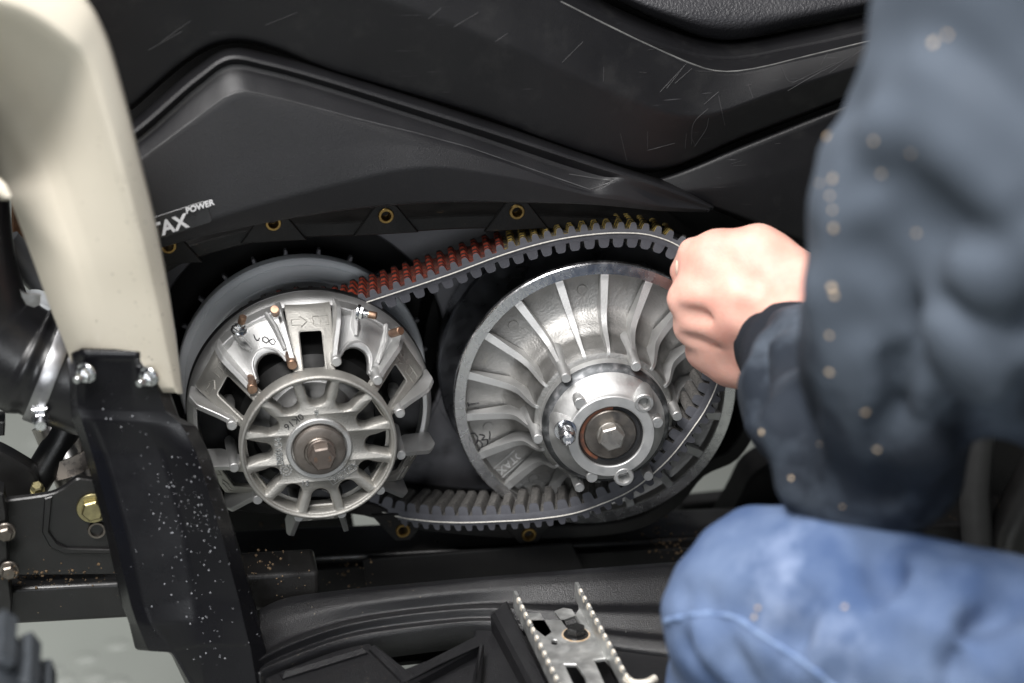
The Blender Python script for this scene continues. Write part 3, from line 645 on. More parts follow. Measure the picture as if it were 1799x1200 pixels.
rows = [
 [(150, 275, .016), (240, 205, .016), (345, 117, .016), (400, 85, .016), (470, 93, .016), (800, 192, .016), (1060, 280, .016), (1095, 293, .016), (1180, 322, .016), (1252, 360, .016)],
 [(150, 290, -.002), (244, 220, -.002), (347, 132, -.002), (402, 98, -.002), (470, 108, -.002), (800, 207, -.002), (1062, 293, -.002), (1100, 304, -.002), (1182, 332, .0), (1254, 364, .006)],
 [(150, 296, -.004), (246, 228, -.004), (350, 139, -.004), (403, 105, -.004), (470, 115, -.004), (800, 214, -.004), (1062, 299, -.004), (1098, 309, -.004), (1180, 338, -.001), (1252, 366, .006)],
 [(150, 304, .003), (248, 238, .003), (352, 148, .003), (404, 114, .003), (469, 123, .003), (800, 225, .003), (1060, 310, .001), (1094, 313, -.004), (1176, 345, .001), (1250, 367, .006)],
 [(150, 312, .002), (250, 246, .002), (354, 156, .002), (405, 122, .002), (468, 131, .002), (800, 232, .002), (1055, 316, .000), (1088, 317, -.0045), (1170, 350, .001), (1248, 368, .006)],
 [(150, 350, -.012), (252, 276, -.0125), (370, 190, -.0135), (416, 162, -.0135), (462, 167, -.013), (800, 252, -.0055), (1040, 335, -.0065), (1080, 322, -.0055), (1160, 358, -.004), (1246, 369, .005)],
 [(150, 400, -.015), (252, 350, -.017), (400, 290, -.018), (560, 260, -.018), (720, 255, -.013), (880, 285, -.010), (1040, 340, -.0085), (1085, 343, -.0078), (1155, 361, -.005), (1244, 369, .005)],
 [(150, 468, -.019), (262, 425, -.021), (420, 372, -.022), (590, 325, -.022), (745, 294, -.019), (900, 312, -.014), (1040, 345, -.0095), (1088, 352, -.008), (1150, 363, -.005), (1242, 370, .005)],
 [(150, 490, -.012), (270, 440, -.014), (420, 402, -.014), (590, 372, -.014), (745, 358, -.012), (900, 356, -.010), (1040, 360, -.007), (1092, 364, -.004), (1150, 370, -.002), (1240, 373, .006)],
 [(150, 488, .012), (270, 437, .012), (420, 400, .012), (590, 370, .012), (745, 356, .012), (900, 354, .012), (1040, 358, .012), (1092, 362, .012), (1150, 368, .012), (1240, 372, .014)]]
TP = loft('panel_skin', rows, BLKS, tp, 140, .0025, .10)
ink('edge_wear_glint', [[(262, 270), (360, 197), (400, 168), (430, 161), (470, 168), (640, 212), (800, 252), (930, 296), (1036, 333)], [(1036, 333), (1058, 326), (1078, 318)], [(1000, 306), (1050, 314), (1078, 318)]], bvh_of(TP), tp, mat('ridge_glint', (.075, .075, .078), .4, 0, (.03, .03, .03), 40), .00045)  # highlight along the ridge, painted as a thin paler line
b = bvh_of(TP)
p0, n0 = hit(b, 300, 390); p1, _ = hit(b, 345, 376); pq, _ = hit(b, 296, 380)
if p0 and p1:
    pa, na = hit(b, 330, 395); xd = (hit(b, 366, 367)[0]-hit(b, 305, 387)[0])
    def on(px, py, lift): h, n = hit(b, px, py); return face_matrix(h+na*lift, xd, na)
    stk = prism_data([rounded([(-.075, -.0090), (.0195, -.0090), (.0200, .0085), (-.075, .0085)], .003)], 0, .0012, .0003)
    o = finish('sticker', [(v[0], v[2], -v[1]) for v in stk[0]], stk[1], STKR); par(o, tp); o.matrix_basis = on(324, 384, .0009)
    t = text_mesh('lettering', 'ROTAX', .0150, LETT, tp, on(328, 387, .0024), .0001, 'RIGHT', .12, .0005)
    t = text_mesh('lettering', 'POWER', .0064, LETT, tp, on(326, 370, .0024), .0001, 'LEFT', .12, .0002)
# dark sheets added behind the panels to stop light leaking through
ib = thing('added_backing', P(900, 300, .2), 'added dark backing sheets against light leaks, behind the black panels and over the clutch case', 'frame')
plate('added_backing_sheet', [(80, -300), (1760, -300), (1760, 640), (1330, 560), (1240, 440), (1000, 360), (600, 375), (320, 430), (230, 500), (180, 480)], .135, .01, DARK, ib)
plate('added_backing_sheet', [(200, 470), (330, 410), (330, 345), (1340, 345), (1380, 470), (1400, 600), (1340, 640), (1250, 440), (1100, 380), (600, 385), (330, 440), (220, 520)], .10, .006, DARK, ib)

# ------------------------------------------------------------------ cream fender and black guard
fd = thing('fender', P(200, 400, -.2), 'cream coloured curved plastic fender leg, in front of the black panels', 'fender')
rows_s = [((-190, -100), (-190, -20), (-260, 60)), ((60, -75), (30, 22), (-110, 150)), ((150, 0), (122, 76), (-70, 225)), ((186, 62), (152, 108), (-40, 270)), ((218, 165), (184, 200), (0, 318)),
          ((247, 280), (222, 328), (18, 352)), ((272, 380), (249, 425), (55, 450)), ((292, 480), (270, 515), (88, 540)), ((308, 580), (289, 602), (116, 612)), ((322, 692), (308, 690), (146, 690))]
yo = [-.225, -.222, -.216, -.208, -.194, -.174, -.154, -.134, -.118, -.100]
yf = [.10, .085, .06, .02, -.035, -.085, -.108, -.108, -.098, -.084]
mk = lambda idx, yy: [(s[idx][0], s[idx][1], yy[k]) for k, s in enumerate(rows_s)]
mid = [((s[1][0]*.45+s[2][0]*.55), (s[1][1]*.45+s[2][1]*.55), (.45*yo[k]+.55*yf[k])-.005) for k, s in enumerate(rows_s)]
bk = [(s[0][0]-2, s[0][1]-6 if k < 4 else s[0][1], yo[k]+.05) for k, s in enumerate(rows_s)]
FD = loft('fender_skin', [bk, mk(0, yo), mk(1, [y-.008 for y in yo]), mid, mk(2, yf)], CREAM, fd, 70, .004, .16, 5)
loft('fender_lip', [[(-60, 250, -0.125), (-20, 290, -0.137), (6, 322, -0.147), (16, 345, -0.151)], [(-60, 262, -0.150), (-20, 300, -0.160), (10, 322, -0.169), (21, 343, -0.171)], [(-60, 280, -0.151), (-24, 318, -0.161), (2, 346, -0.169), (14, 350, -0.171)], [(-60, 285, -0.125), (-28, 322, -0.135), (-2, 350, -0.145), (12, 352, -0.150)]], CREAM, fd, 24, .003, .3)
gd = thing('mud_guard', P(300, 1000, -.2), 'black plastic guard plate with water spots, bolted under the cream fender', 'guard')
rows = [
 [(118, 632, -0.0850), (126, 620, -0.1000), (140, 617, -0.1110), (245, 619, -0.1170), (264, 622, -0.1110), (276, 634, -0.0950), (280, 640, -0.0650)],
 [(122, 650, -0.0850), (134, 640, -0.1010), (148, 634, -0.1080), (240, 634, -0.1140), (262, 638, -0.1100), (284, 652, -0.0950), (288, 656, -0.0650)],
 [(124, 715, -0.0890), (136, 716, -0.1050), (150, 718, -0.1050), (236, 722, -0.1090), (290, 722, -0.1110), (312, 732, -0.0970), (316, 736, -0.0650)],
 [(127, 738, -0.0930), (142, 735, -0.1070), (160, 737, -0.1070), (250, 742, -0.1120), (318, 746, -0.1130), (344, 748, -0.0980), (347, 752, -0.0650)],
 [(150, 800, -0.0950), (162, 798, -0.1120), (182, 798, -0.1070), (285, 790, -0.1110), (345, 795, -0.1230), (368, 798, -0.1060), (370, 802, -0.0670)],
 [(188, 945, -0.1081), (202, 944, -0.1251), (224, 942, -0.1201), (322, 930, -0.1221), (388, 936, -0.1381), (413, 940, -0.1201), (416, 944, -0.0821)],
 [(214, 1062, -0.1181), (230, 1064, -0.1341), (252, 1066, -0.1301), (340, 1050, -0.1341), (420, 1055, -0.1491), (446, 1058, -0.1311), (449, 1062, -0.0961)],
 [(226, 1092, -0.1218), (240, 1094, -0.1358), (264, 1096, -0.1338), (346, 1090, -0.1398), (428, 1092, -0.1538), (454, 1094, -0.1358), (457, 1098, -0.0978)],
 [(238, 1142, -0.1256), (262, 1144, -0.1356), (302, 1141, -0.1356), (352, 1132, -0.1456), (438, 1132, -0.1576), (464, 1134, -0.1406), (467, 1138, -0.0996)],
 [(299, 1146, -0.1250), (302, 1146, -0.1350), (305, 1145, -0.1350), (354, 1136, -0.1450), (440, 1136, -0.1570), (466, 1138, -0.1400), (469, 1142, -0.0990)],
 [(330, 1210, -0.1317), (340, 1212, -0.1417), (348, 1212, -0.1417), (360, 1212, -0.1517), (452, 1212, -0.1637), (480, 1214, -0.1467), (483, 1218, -0.1067)],
 [(380, 1330, -0.1364), (390, 1330, -0.1464), (396, 1330, -0.1464), (404, 1330, -0.1564), (476, 1330, -0.1724), (504, 1330, -0.1564), (507, 1330, -0.1164)]]
GD = loft('guard_plate', rows, BLKG, gd, 61, .003, .12, 3, angle=50, lin=True)
for px, py in ((152, 655), (262, 661)):
    bolt(gd, P(px, py, -.115), (-.62, -.75, -.12), .0062, .0065, ZINC, 1.3, .3, 'flange_nut', .006)
bg_ = bvh_of(GD); parts = []
for k in range(300):
    u = random.random(); px = random.gauss(318+(u-.5)*140, 45); py = 690+u*480
    if random.random() < .45: px, py = random.gauss(335, 34), random.gauss(890, 60)
    h, n = hit(bg_, px, py)
    if h is None: continue
    r = random.choice((.0002, .0002, .0003, .0003, .0004, .0006)); q = face_matrix(h, (1, 0, .1), n)
    V, F = lathe_data([(0, -.45), (.7, -.3), (1, 0)], 0, 0, 6); parts.append(([q @ Vector((v[0]*r, v[2]*r, -v[1]*r)) for v in V], F))
V, F = merge(*parts); o = finish('water_spots', V, F, DROP, gd, 70); o['kind'] = 'stuff'

# ------------------------------------------------------------------ intake duct
bfd = bvh_of(FD); parts = []
for k in range(110):
    py = random.uniform(240, 670); px = 150+(py-100)*.24+random.gauss(0, 26)
    if random.random() < .3: px, py = random.uniform(90, 280), random.uniform(200, 640)
    h, n = hit(bfd, px, py)
    if h is None: continue
    r = random.choice((.0003, .0004, .0005, .0008)); q = face_matrix(h, (1, 0, .1), n); V, F = lathe_data([(0, -.45), (.7, -.3), (1, 0)], 0, 0, 6)
    parts.append(([q @ Vector((v[0]*r, v[2]*r*random.uniform(.6, 1.6), -v[1]*r)) for v in V], F))
V, F = merge(*parts); o = finish('dirt_spots', V, F, mat('cream_dirt', (.42, .38, .30), .6), fd, 70); o['kind'] = 'stuff'
du = thing('air_duct', P(20, 600, -.1), 'black rubber air duct with a steel band clamp, behind the cream fender', 'duct')
ctl = [P(-85, 180, -.01), P(-68, 330, -.01), P(-58, 470, -.012), P(-30, 570, -.016), P(30, 622, -.02), P(90, 648, -.024), P(150, 668, -.026), P(240, 695, -.03)]
path = catmull(ctl, 60)
rad = []
for k in range(60):
    u = k/59; r = .030+.012*min(1, u/.45)
    if u > .6: r = .0425+.0016*math.sin((u-.6)*70) if u < .74 else .0425
    rad.append(r)
tube('duct_hose', path, rad, BLKR, du, 40, 50)
c = Vector(path[42]); t = (Vector(path[43])-Vector(path[41])).normalized(); fm = axis_frame(c, -t)
o = lathe('clamp_band', [(.0425, -.0062), (.0440, -.0062), (.0444, -.0052), (.0444, .0052), (.0440, .0062), (.0425, .0062)], 0, 0, mat('band_steel', (.38, .38, .39), .38, 1, (.3, .3, .31), 60), None, 64); par(o, du); o.matrix_basis = fm
sc = P(70, 728, -.062)
V, F = merge(lathe_data([(0, -.016), (.004, -.016), (.0052, -.015), (.0055, -.010), (.0055, -.002), (0, -.002)], 0, 0, 20), prism_data([hexa(.0066)], -.010, -.003, .0008), prism_data([[(-.006, .003), (.006, .003), (.006, .007), (-.006, .007)]], -.003, .008, .001))
o = finish('clamp_screw', V, F, ZINC, None, 28); par(o, du); o.matrix_basis = axis_frame(sc, (.05, -.9, -.15))
plate('metal_tab', [(34, 508), (46, 516), (72, 518), (70, 536), (60, 541), (46, 536), (38, 522)], -.062, .002, mat('tab_steel', (.55, .55, .56), .3, 1, (.35, .34, .33), 80), du, .0005)
fr = thing('frame_tube', P(50, 480, 0), 'grey diagonal frame tube, seen behind the cream fender', 'tube')
tube('tube_wall', [P(10, 425, .03), P(50, 470, .03), P(140, 560, .03)], .012, mat('dark_grey_tube', (.07, .072, .076), .4), fr, 20)
rb = plate('rusty_bracket', [(20, 360), (38, 372), (52, 430), (40, 448), (20, 446)], .06, .02, mat('rusty_brown', (.16, .075, .035), .8, 0, (.08, .04, .02), 60, bump=.4), None, .002)
tag(rb, 'rusty brown bracket, between the black duct and the cream fender', 'bracket')
wb = thing('fluid_bottle', P(60, 440, .15), 'small pale plastic bottle with a dark cap, behind the cream fender edge', 'bottle')
c = P(66, 462, .12)
lathe('bottle_body', [(0, -.02), (.014, -.02), (.018, -.014), (.018, .014), (.014, .02), (0, .02)], c.x, c.z, mat('pale_plastic', (.55, .58, .6), .4), wb, 24)
lathe('cap', [(0, -.024), (.007, -.024), (.008, -.022), (.008, -.018)], c.x, c.z, BLKG, wb, 20)

# ------------------------------------------------------------------ frame, lower left and under the pulleys
fm_ = thing('chassis_frame', P(100, 1050, 0), 'black painted chassis rail with bracket plates and mud, under the pulleys', 'frame')
def beam(name, a, b, y0, y1, h, m):          # box rail: top front edge from a to b (pixels at y0)
    A, B = P(*a, y0), P(*b, y0); A2, B2 = Vector((A.x, y1, A.z)), Vector((B.x, y1, B.z)); d = Vector((0, 0, -h))
    V = [A, B, B2, A2, A+d, B+d, B2+d, A2+d]
    o = finish(name, V, [(0, 1, 2, 3), (4, 5, 6, 7), (0, 1, 5, 4), (1, 2, 6, 5), (2, 3, 7, 6), (3, 0, 4, 7)], m, fm_, 30)
    md = o.modifiers.new('edge', 'BEVEL'); md.width = .004; md.segments = 3; return o
beam('rail', (-60, 1038), (560, 1005), -.06, -.018, .033, FRM)
beam('rail', (400, 985), (1800, 915), .03, .085, .05, FRM)
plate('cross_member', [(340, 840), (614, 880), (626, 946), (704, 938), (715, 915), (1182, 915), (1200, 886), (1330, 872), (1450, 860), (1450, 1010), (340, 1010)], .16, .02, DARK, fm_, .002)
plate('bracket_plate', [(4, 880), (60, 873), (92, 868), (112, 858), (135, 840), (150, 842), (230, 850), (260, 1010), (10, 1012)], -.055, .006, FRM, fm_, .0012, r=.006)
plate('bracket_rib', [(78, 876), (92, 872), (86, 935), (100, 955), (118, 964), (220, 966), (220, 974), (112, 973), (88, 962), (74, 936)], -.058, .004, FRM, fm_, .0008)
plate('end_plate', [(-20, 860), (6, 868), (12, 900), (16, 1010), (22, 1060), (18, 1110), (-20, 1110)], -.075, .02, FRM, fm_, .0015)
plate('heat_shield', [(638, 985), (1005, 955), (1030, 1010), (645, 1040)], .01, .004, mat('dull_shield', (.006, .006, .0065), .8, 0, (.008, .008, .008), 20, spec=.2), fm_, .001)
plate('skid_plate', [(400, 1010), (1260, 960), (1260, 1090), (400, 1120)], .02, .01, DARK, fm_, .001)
for px, py, r in ((10, 935, .006), (16, 1002, .006)): bolt(fm_, P(px, py, -.078), (0, -1, 0), r, .006, DKST, 1.3)
bolt(fm_, P(163, 893, -.0565), (0, -1, 0), .0090, .0065, YZINC, 1.4, .2)
bolt(fm_, P(66, 862, -.03), (0, -.6, 1), .005, .008, YZINC, 1.2)
lathe('bracket_hole', [(.0052, .0), (.0052, -.0025), (.0068, -.0025), (.0072, .0)], P(170, 930, -.055).x, P(170, 930, -.055).z, DKST, fm_, 20).location = (0, -.055, 0)
sa = thing('shock_absorber', P(140, 820, 0), 'steel shock absorber body with a worn paper label, beside the black guard plate', 'shock absorber')
tube('damper_body', [P(95, 740, .03), P(150, 870, .01)], .019, mat('damper_steel', (.42, .40, .38), .3, 1, (.3, .28, .26), 40), sa, 28)
tube('label', [P(119, 797, .0195+.0), P(131, 826, .0165)], .0194, LABW, sa, 28)
ca = thing('control_arm', P(80, 790, 0), 'black suspension arm crossing the floor gap, under the air duct', 'suspension arm')
tube('arm_tube', [P(140, 700, .02), P(105, 775, .015), P(60, 850, .005), P(20, 920, 0)], .0125, FRM, ca, 20)
plate('arm_plate', [(-10, 790), (20, 805), (45, 820), (58, 828), (70, 850), (60, 890), (-10, 890)], -.02, .02, FRM, ca, .002, r=.006)
lb = plate('lower_bracket', [(-20, 740), (8, 742), (8, 766), (-20, 768)], -.03, .02, FRM, None, .001); tag(lb, 'small black bracket end, at the picture edge under the air duct', 'bracket')
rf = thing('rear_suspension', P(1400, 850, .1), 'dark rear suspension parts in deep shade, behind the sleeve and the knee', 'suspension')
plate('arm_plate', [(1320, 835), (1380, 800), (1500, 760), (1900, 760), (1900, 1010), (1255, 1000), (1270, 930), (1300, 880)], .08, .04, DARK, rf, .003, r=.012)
tube('upright_tube', [P(1722, 740, .0), P(1712, 860, .0), P(1722, 1010, .0)], .014, mat('upright_grey', (.035, .035, .036), .5), rf, 20)
tube('damper', [P(1840, 800, .0), P(1775, 930, .0), P(1765, 1000, 0)], .02, FRM, rf, 20)
# mud crumbs
def crumbs(name, regions, bvh, m, label, parent=None):
    parts = []
    for (x, y, sx, sy, n) in regions:
        for k in range(n):
            h, nn = hit(bvh, random.gauss(x, sx), random.gauss(y, sy))
            if h is None: continue
            r = random.choice((.0004, .0006, .0008, .0014)); bm = bmesh.new(); bmesh.ops.create_icosphere(bm, subdivisions=1, radius=r)
            VV = [v.co*random.uniform(.7, 1.25)+h+nn*r*.2 for v in bm.verts]; FF = [tuple(v.index for v in f.verts) for f in bm.faces]; bm.free(); parts.append((VV, FF))
    V, F = merge(*parts); o = finish(name, V, F, m, parent, 60)
    return tag(o, label, 'mud' if parent is None else None, kind='stuff')
bfm = bvh_of(*[c for c in fm_.children if c.type == 'MESH'])
crumbs('mud_crumbs', [(75, 1012, 50, 9, 70), (150, 1010, 60, 9, 30), (470, 965, 26, 25, 45), (610, 1005, 22, 14, 35), (1190, 950, 40, 14, 80), (1130, 925, 50, 8, 40)], bfm, DIRT, 'brown dried mud crumbs lying on the black chassis rail')

# ------------------------------------------------------------------ footwell and foot peg
fw = thing('footwell', P(800, 1100, -.2), 'black grained plastic footwell with curved ridges, under the steel foot peg', 'footwell')
X = (456, 500, 609, 736, 858, 1000, 1196, 1400)
def row(ys, y): return [(x, b, yy) for x, b, yy in zip(X, ys, y if isinstance(y, (list, tuple)) else [y]*8)]
rows = [
 row((1100, 1072, 1056, 1044, 1032, 1020, 1006, 992), -.040),
 row((1068, 1049, 1034, 1022, 1011, 1000, 985, 972), -.062),
 row((1078, 1062, 1043, 1030, 1019, 1008, 993, 982), -.074),
 row((1104, 1087, 1064, 1048, 1036, 1026, 1014, 1004), -.084),
 row((1150, 1125, 1090, 1070, 1061, 1064, 1066, 1070), -.088),
 row((1158, 1135, 1097, 1076, 1067, 1072, 1076, 1082), -.104),
 row((1172, 1152, 1114, 1094, 1086, 1100, 1118, 1130), -.106),
 row((1178, 1158, 1120, 1100, 1090, 1106, 1128, 1142), -.114),
 row((1188, 1170, 1131, 1110, 1100, 1124, 1150, 1170), -.116),
 row((1240, 1225, 1200, 1190, 1190, 1200, 1215, 1230), -.20),
 row((1340, 1330, 1320, 1310, 1310, 1310, 1320, 1330), -.32)]
rows = [[PZ(q[0], q[1], P(r[4][0], r[4][1], r[4][2]).z) for q in r] for r in rows[:9]]
rows.append([v+Vector((0, .0, -.02)) for v in rows[8]])
# cut a pocket with a hole through the tray: leave columns out by building the tray in two lofts
loft('tray', rows, BLKT, fw, 100, .003, .25, 4, world=True)
def fpoly(l, z): return [(PZ(a, b, z).x, PZ(a, b, z).y) for a, b in l]
def flat(name, outer, holes, z, th, m, parent, ch=.0015):
    V, F = prism_data([fpoly(outer, z)]+[fpoly(h, z) for h in holes], 0, th, ch); return finish(name, [(v[0], v[2], z-v[1]) for v in V], F, m, parent, 30)
flat('tray_floor', [(462, 1172), (505, 1152), (609, 1121), (736, 1100), (858, 1090), (1000, 1112), (1196, 1140), (1420, 1170), (1420, 1400), (500, 1400)],
     [[(650, 1129), (740, 1112), (815, 1101), (833, 1106), (832, 1117), (800, 1134), (748, 1160), (700, 1178)]], rows[8][4].z-.004, .004, BLKT, fw)
zf = rows[8][4].z-.004
for l, h in (([(842, 1130), (850, 1128), (842, 1215), (825, 1215)], .012), ([(838, 1132), (846, 1130), (690, 1215), (660, 1215)], .010), ([(648, 1133), (660, 1128), (725, 1180), (760, 1215), (730, 1215)], .006),
             ([(862, 1075), (890, 1050), (985, 1240), (950, 1240)], .016), ([(1110, 1062), (1200, 1110), (1200, 1120), (1110, 1078)], .006), ([(490, 1176), (640, 1134), (646, 1140), (496, 1186)], .005)):
    flat('tray_rib', l, [], zf+h, h+.012, BLKT, fw, .003)
for k, (px, py) in enumerate(((1082, 1090), (1104, 1098), (1140, 1097), (1128, 1106), (1152, 1114), (1160, 1104), (1100, 1118))):
    c = PZ(px, py, zf+.002); V, F = lathe_data([(0, -.006), (.0012, -.005), (.0055, 0)], 0, 0, 4); finish('tread_stud', [(c.x+v[0], c.y+v[2], c.z-v[1]-.001) for v in V], F, BLKT, fw, 20)
flat('pocket_floor', [(600, 1140), (900, 1085), (880, 1200), (620, 1220)], [[(695, 1163), (748, 1158), (716, 1179)]], zf-.05, .004, DARK, fw, .0005)

pg = thing('foot_peg', P(950, 1100, -.2), 'galvanised steel foot peg with serrated edges and slotted plate, above the black footwell', 'foot peg')
TL = P(904, 1036, -.125); pg.location = TL; zt_ = TL.z; ht = .0155
xl = TL.x; TR = PZ(1014, 1024, zt_); yR0 = TR.y; xr = TR.x; yl0 = TL.y; zb = zt_-ht
def serr(name, x, y0, y1, parent, sgn):
    pitch = .0118; n = int((y0-y1)/pitch); loop = [(y0, zb), (y0, zt_-.001), (y0-.002, zt_), (y0-.008, zt_)]
    y = y0-.009
    while y > y1:
        for k in range(6):
            t = k/5; loop.append((y-pitch*.30*(1-math.cos(PI*t))*.5, zt_-.0050*math.sin(PI*t)**.8))
        y -= pitch
    loop += [(y1, zt_), (y1, zb)]
    V, F = prism_data([loop], -.0012, .0012, .0003); return finish(name, [(x+v[1], v[0], v[2]) for v in V], F, GALV, parent, 30)
serr('serrated_flange', xl, yl0, -.46, pg, 1)
serr('serrated_flange', xr, yR0, PZ(1112, 1192, zt_).y, pg, -1)
y = yl0-.009+.0018
def tooth(x, y): return ([(x+a[0], y+a[1], zt_-.0022+a[2]) for a in TV], TF)
bm = bmesh.new(); bmesh.ops.create_icosphere(bm, subdivisions=2, radius=1); TV = [(v.co.x*.0019, v.co.y*.0040, v.co.z*.0034) for v in bm.verts]; TF = [tuple(v.index for v in f.verts) for f in bm.faces]; bm.free()
def teeth(x, y0, y1):
    k = 0; y = y0-.009-.0118*.68+.002
    while y > y1:
        V, F = tooth(x, y)
        if k == 0 and 'tooth' not in first: first['tooth'] = finish('tooth', [(v[0]-x, v[1]-y, v[2]) for v in V], F, GALVW, None, 60); par(first['tooth'], pg); first['tooth'].matrix_basis = Matrix.Translation((x, y, 0))
        else: dup(first['tooth'], pg, Matrix.Translation((x, y, 0)))
        y -= .0118; k += 1
yend = PZ(1112, 1192, zt_).y
teeth(xl, yl0, -.34); teeth(xr, yR0, yend)
hole = lambda l: [(PZ(a, b, zb).x, PZ(a, b, zb).y) for a, b in l]
outl = [(xl, yl0-.004), (xl+.006, yl0-.022), (xr-.018, yR0-.030), (xr-.008, yR0-.026), (xr-.002, yR0-.016), (xr, yR0-.008), (xr, yend), (xr+.004, -.46), (xl, -.46)]
V, F = prism_data([outl, hole([(926, 1078), (947, 1079), (962, 1112), (952, 1119), (936, 1105)]), hole([(974, 1076), (990, 1071), (1003, 1074), (1019, 1107), (1014, 1112), (994, 1108)]), hole([(967+6*math.cos(k*PI/6), 1130+4.5*math.sin(k*PI/6)) for k in range(12)]),
                     hole([(980, 1169), (1000, 1170), (1012, 1190), (1020, 1225), (1000, 1222), (990, 1200)]), hole([(1033, 1163), (1052, 1161), (1070, 1185), (1084, 1218), (1050, 1216)])], 0, .0026, .0006)
finish('peg_plate', [(v[0], v[2], zb-v[1]) for v in V], F, GALV, pg, 30)
cb = PZ(1006, 1118, zb); bolt(pg, cb, (0, 0, 1), .0075, .007, mat('black_bolt', (.02, .02, .02), .25, .3), 1.3, .3, 'bolt')
ring = lathe('rust_ring', [(.0095, -.0003), (.0110, -.0002), (.0112, 0)], 0, 0, mat('rust_stain', (.40, .26, .13), .7, .5, (.5, .44, .36), 200), None, 32); par(ring, pg); ring.matrix_basis = axis_frame(cb, (0, 0, 1))
for px, py in ((1002, 1100), (1052, 1200)):
    c = PZ(px, py, zb-.042); lathe('socket_post', [(0, -.012), (.007, -.012), (.008, -.010), (.010, 0)], 0, 0, mat('ribbed_black', (.012, .012, .013), .35, 0, (.02, .02, .021), 200, bump=.8, bscale=200), None, 16); q = bpy.context.scene.collection.objects[-1]; par(q, pg); q.matrix_basis = axis_frame(c, (0, 0, 1))
tube('curled_tip', catmull([(xr, yend+.004, zt_-.004), (xr+.004, yend-.004, zt_-.004), (xr+.012, yend-.007, zt_-.003), (xr+.020, yend-.004, zt_-.002)], 12), .0030, GALVW, pg, 12)

pg.rotation_euler = (0, 0, R_(3.4))

# ------------------------------------------------------------------ tyre at the lower left corner
ty = thing('tyre', P(-120, 1250, -.38), 'dark blue grey tyre edge with tread blocks, in the lower corner beside the chassis rail', 'tyre')
c = P(-150, 1290, -.36)
V, F = [], []
for i in range(60):
    a = 2*PI*i/60
    for k in range(16):
        b_ = 2*PI*k/16; r = .060+.030*math.cos(b_); V.append((c.x+r*math.cos(a), c.y+.05*math.sin(b_), c.z+r*math.sin(a)))
for i in range(60):
    for k in range(16): F.append((i*16+k, i*16+(k+1) % 16, (i+1) % 60*16+(k+1) % 16, (i+1) % 60*16+k))
finish('tyre_body', V, F, TYRE, ty, 60)
V, F = prism_data([[(.085, -.007), (.093, -.0055), (.093, .0055), (.085, .007)]], -.030, .03, .003); tb = finish('tread_block', V, F, TYRE, None, 30); par(tb, ty)
for k in range(24):
    M = Matrix.Translation(c) @ Matrix.Rotation(-R_(15*k), 4, 'Y')
    if k == 0: tb.matrix_basis = M
    else: dup(tb, ty, M)

# ------------------------------------------------------------------ person (distance field meshing)
def surface_nets(f, org, h):
    s = f < 0; nx, ny, nz = f.shape
    cnt = np.zeros((nx-1, ny-1, nz-1)); acc = np.zeros((nx-1, ny-1, nz-1, 3))
    corner = [(i, j, k) for i in (0, 1) for j in (0, 1) for k in (0, 1)]
    sl_ = lambda c: tuple(slice(c[d], f.shape[d]-1+c[d]) for d in range(3))
    for a in corner:
        for d in range(3):
            if a[d]: continue
            b = list(a); b[d] = 1; fa, fb = f[sl_(a)], f[sl_(b)]; cr = (fa < 0) != (fb < 0)
            t = np.where(cr, fa/np.where(cr, fa-fb, 1), 0)
            for e in range(3): acc[..., e] += np.where(cr, a[e]+(t if e == d else 0), 0)
            cnt += cr
    act = cnt > 0; ids = -np.ones(cnt.shape, int); ids[act] = np.arange(act.sum())
    pos = np.argwhere(act)+acc[act]/cnt[act][:, None]; V = org+pos*h; F = []
    for d in range(3):
        u, w = (d+1) % 3, (d+2) % 3; A = [slice(1, n-1) for n in f.shape]; A[d] = slice(0, f.shape[d]-1); B = list(A); B[d] = slice(1, f.shape[d])
        a, b = s[tuple(A)], s[tuple(B)]; e = np.argwhere(a != b); sg = a[tuple(e.T)]
        off = np.array([1, 1, 1]); off[d] = 0; g = e+off; q = []
        for du_, dw in ((-1, -1), (0, -1), (0, 0), (-1, 0)):
            c = g.copy(); c[:, u] += du_; c[:, w] += dw; q.append(ids[tuple(c.T)])
        q = np.stack(q, 1); q = np.where(sg[:, None], q, q[:, ::-1]); F.append(q)
    return V, np.concatenate(F)
def on_cloth(bvh, specs):
    out = []
    for sgn, r, K, line in specs:
        q = [hit(bvh, a, b) for a, b in line]
        q = [p-n*(r*.35 if sgn > 0 else -r*.15) for p, n in q if p is not None]
        for i in range(len(q)-1):
            u, w = i/max(1, len(q)-1), (i+1)/max(1, len(q)-1); f = lambda x: r*(.45+.55*math.sin(PI*min(1., max(0., .12+.76*x))))
            out.append((q[i], q[i+1], f(u), f(w), K*sgn))
    return out
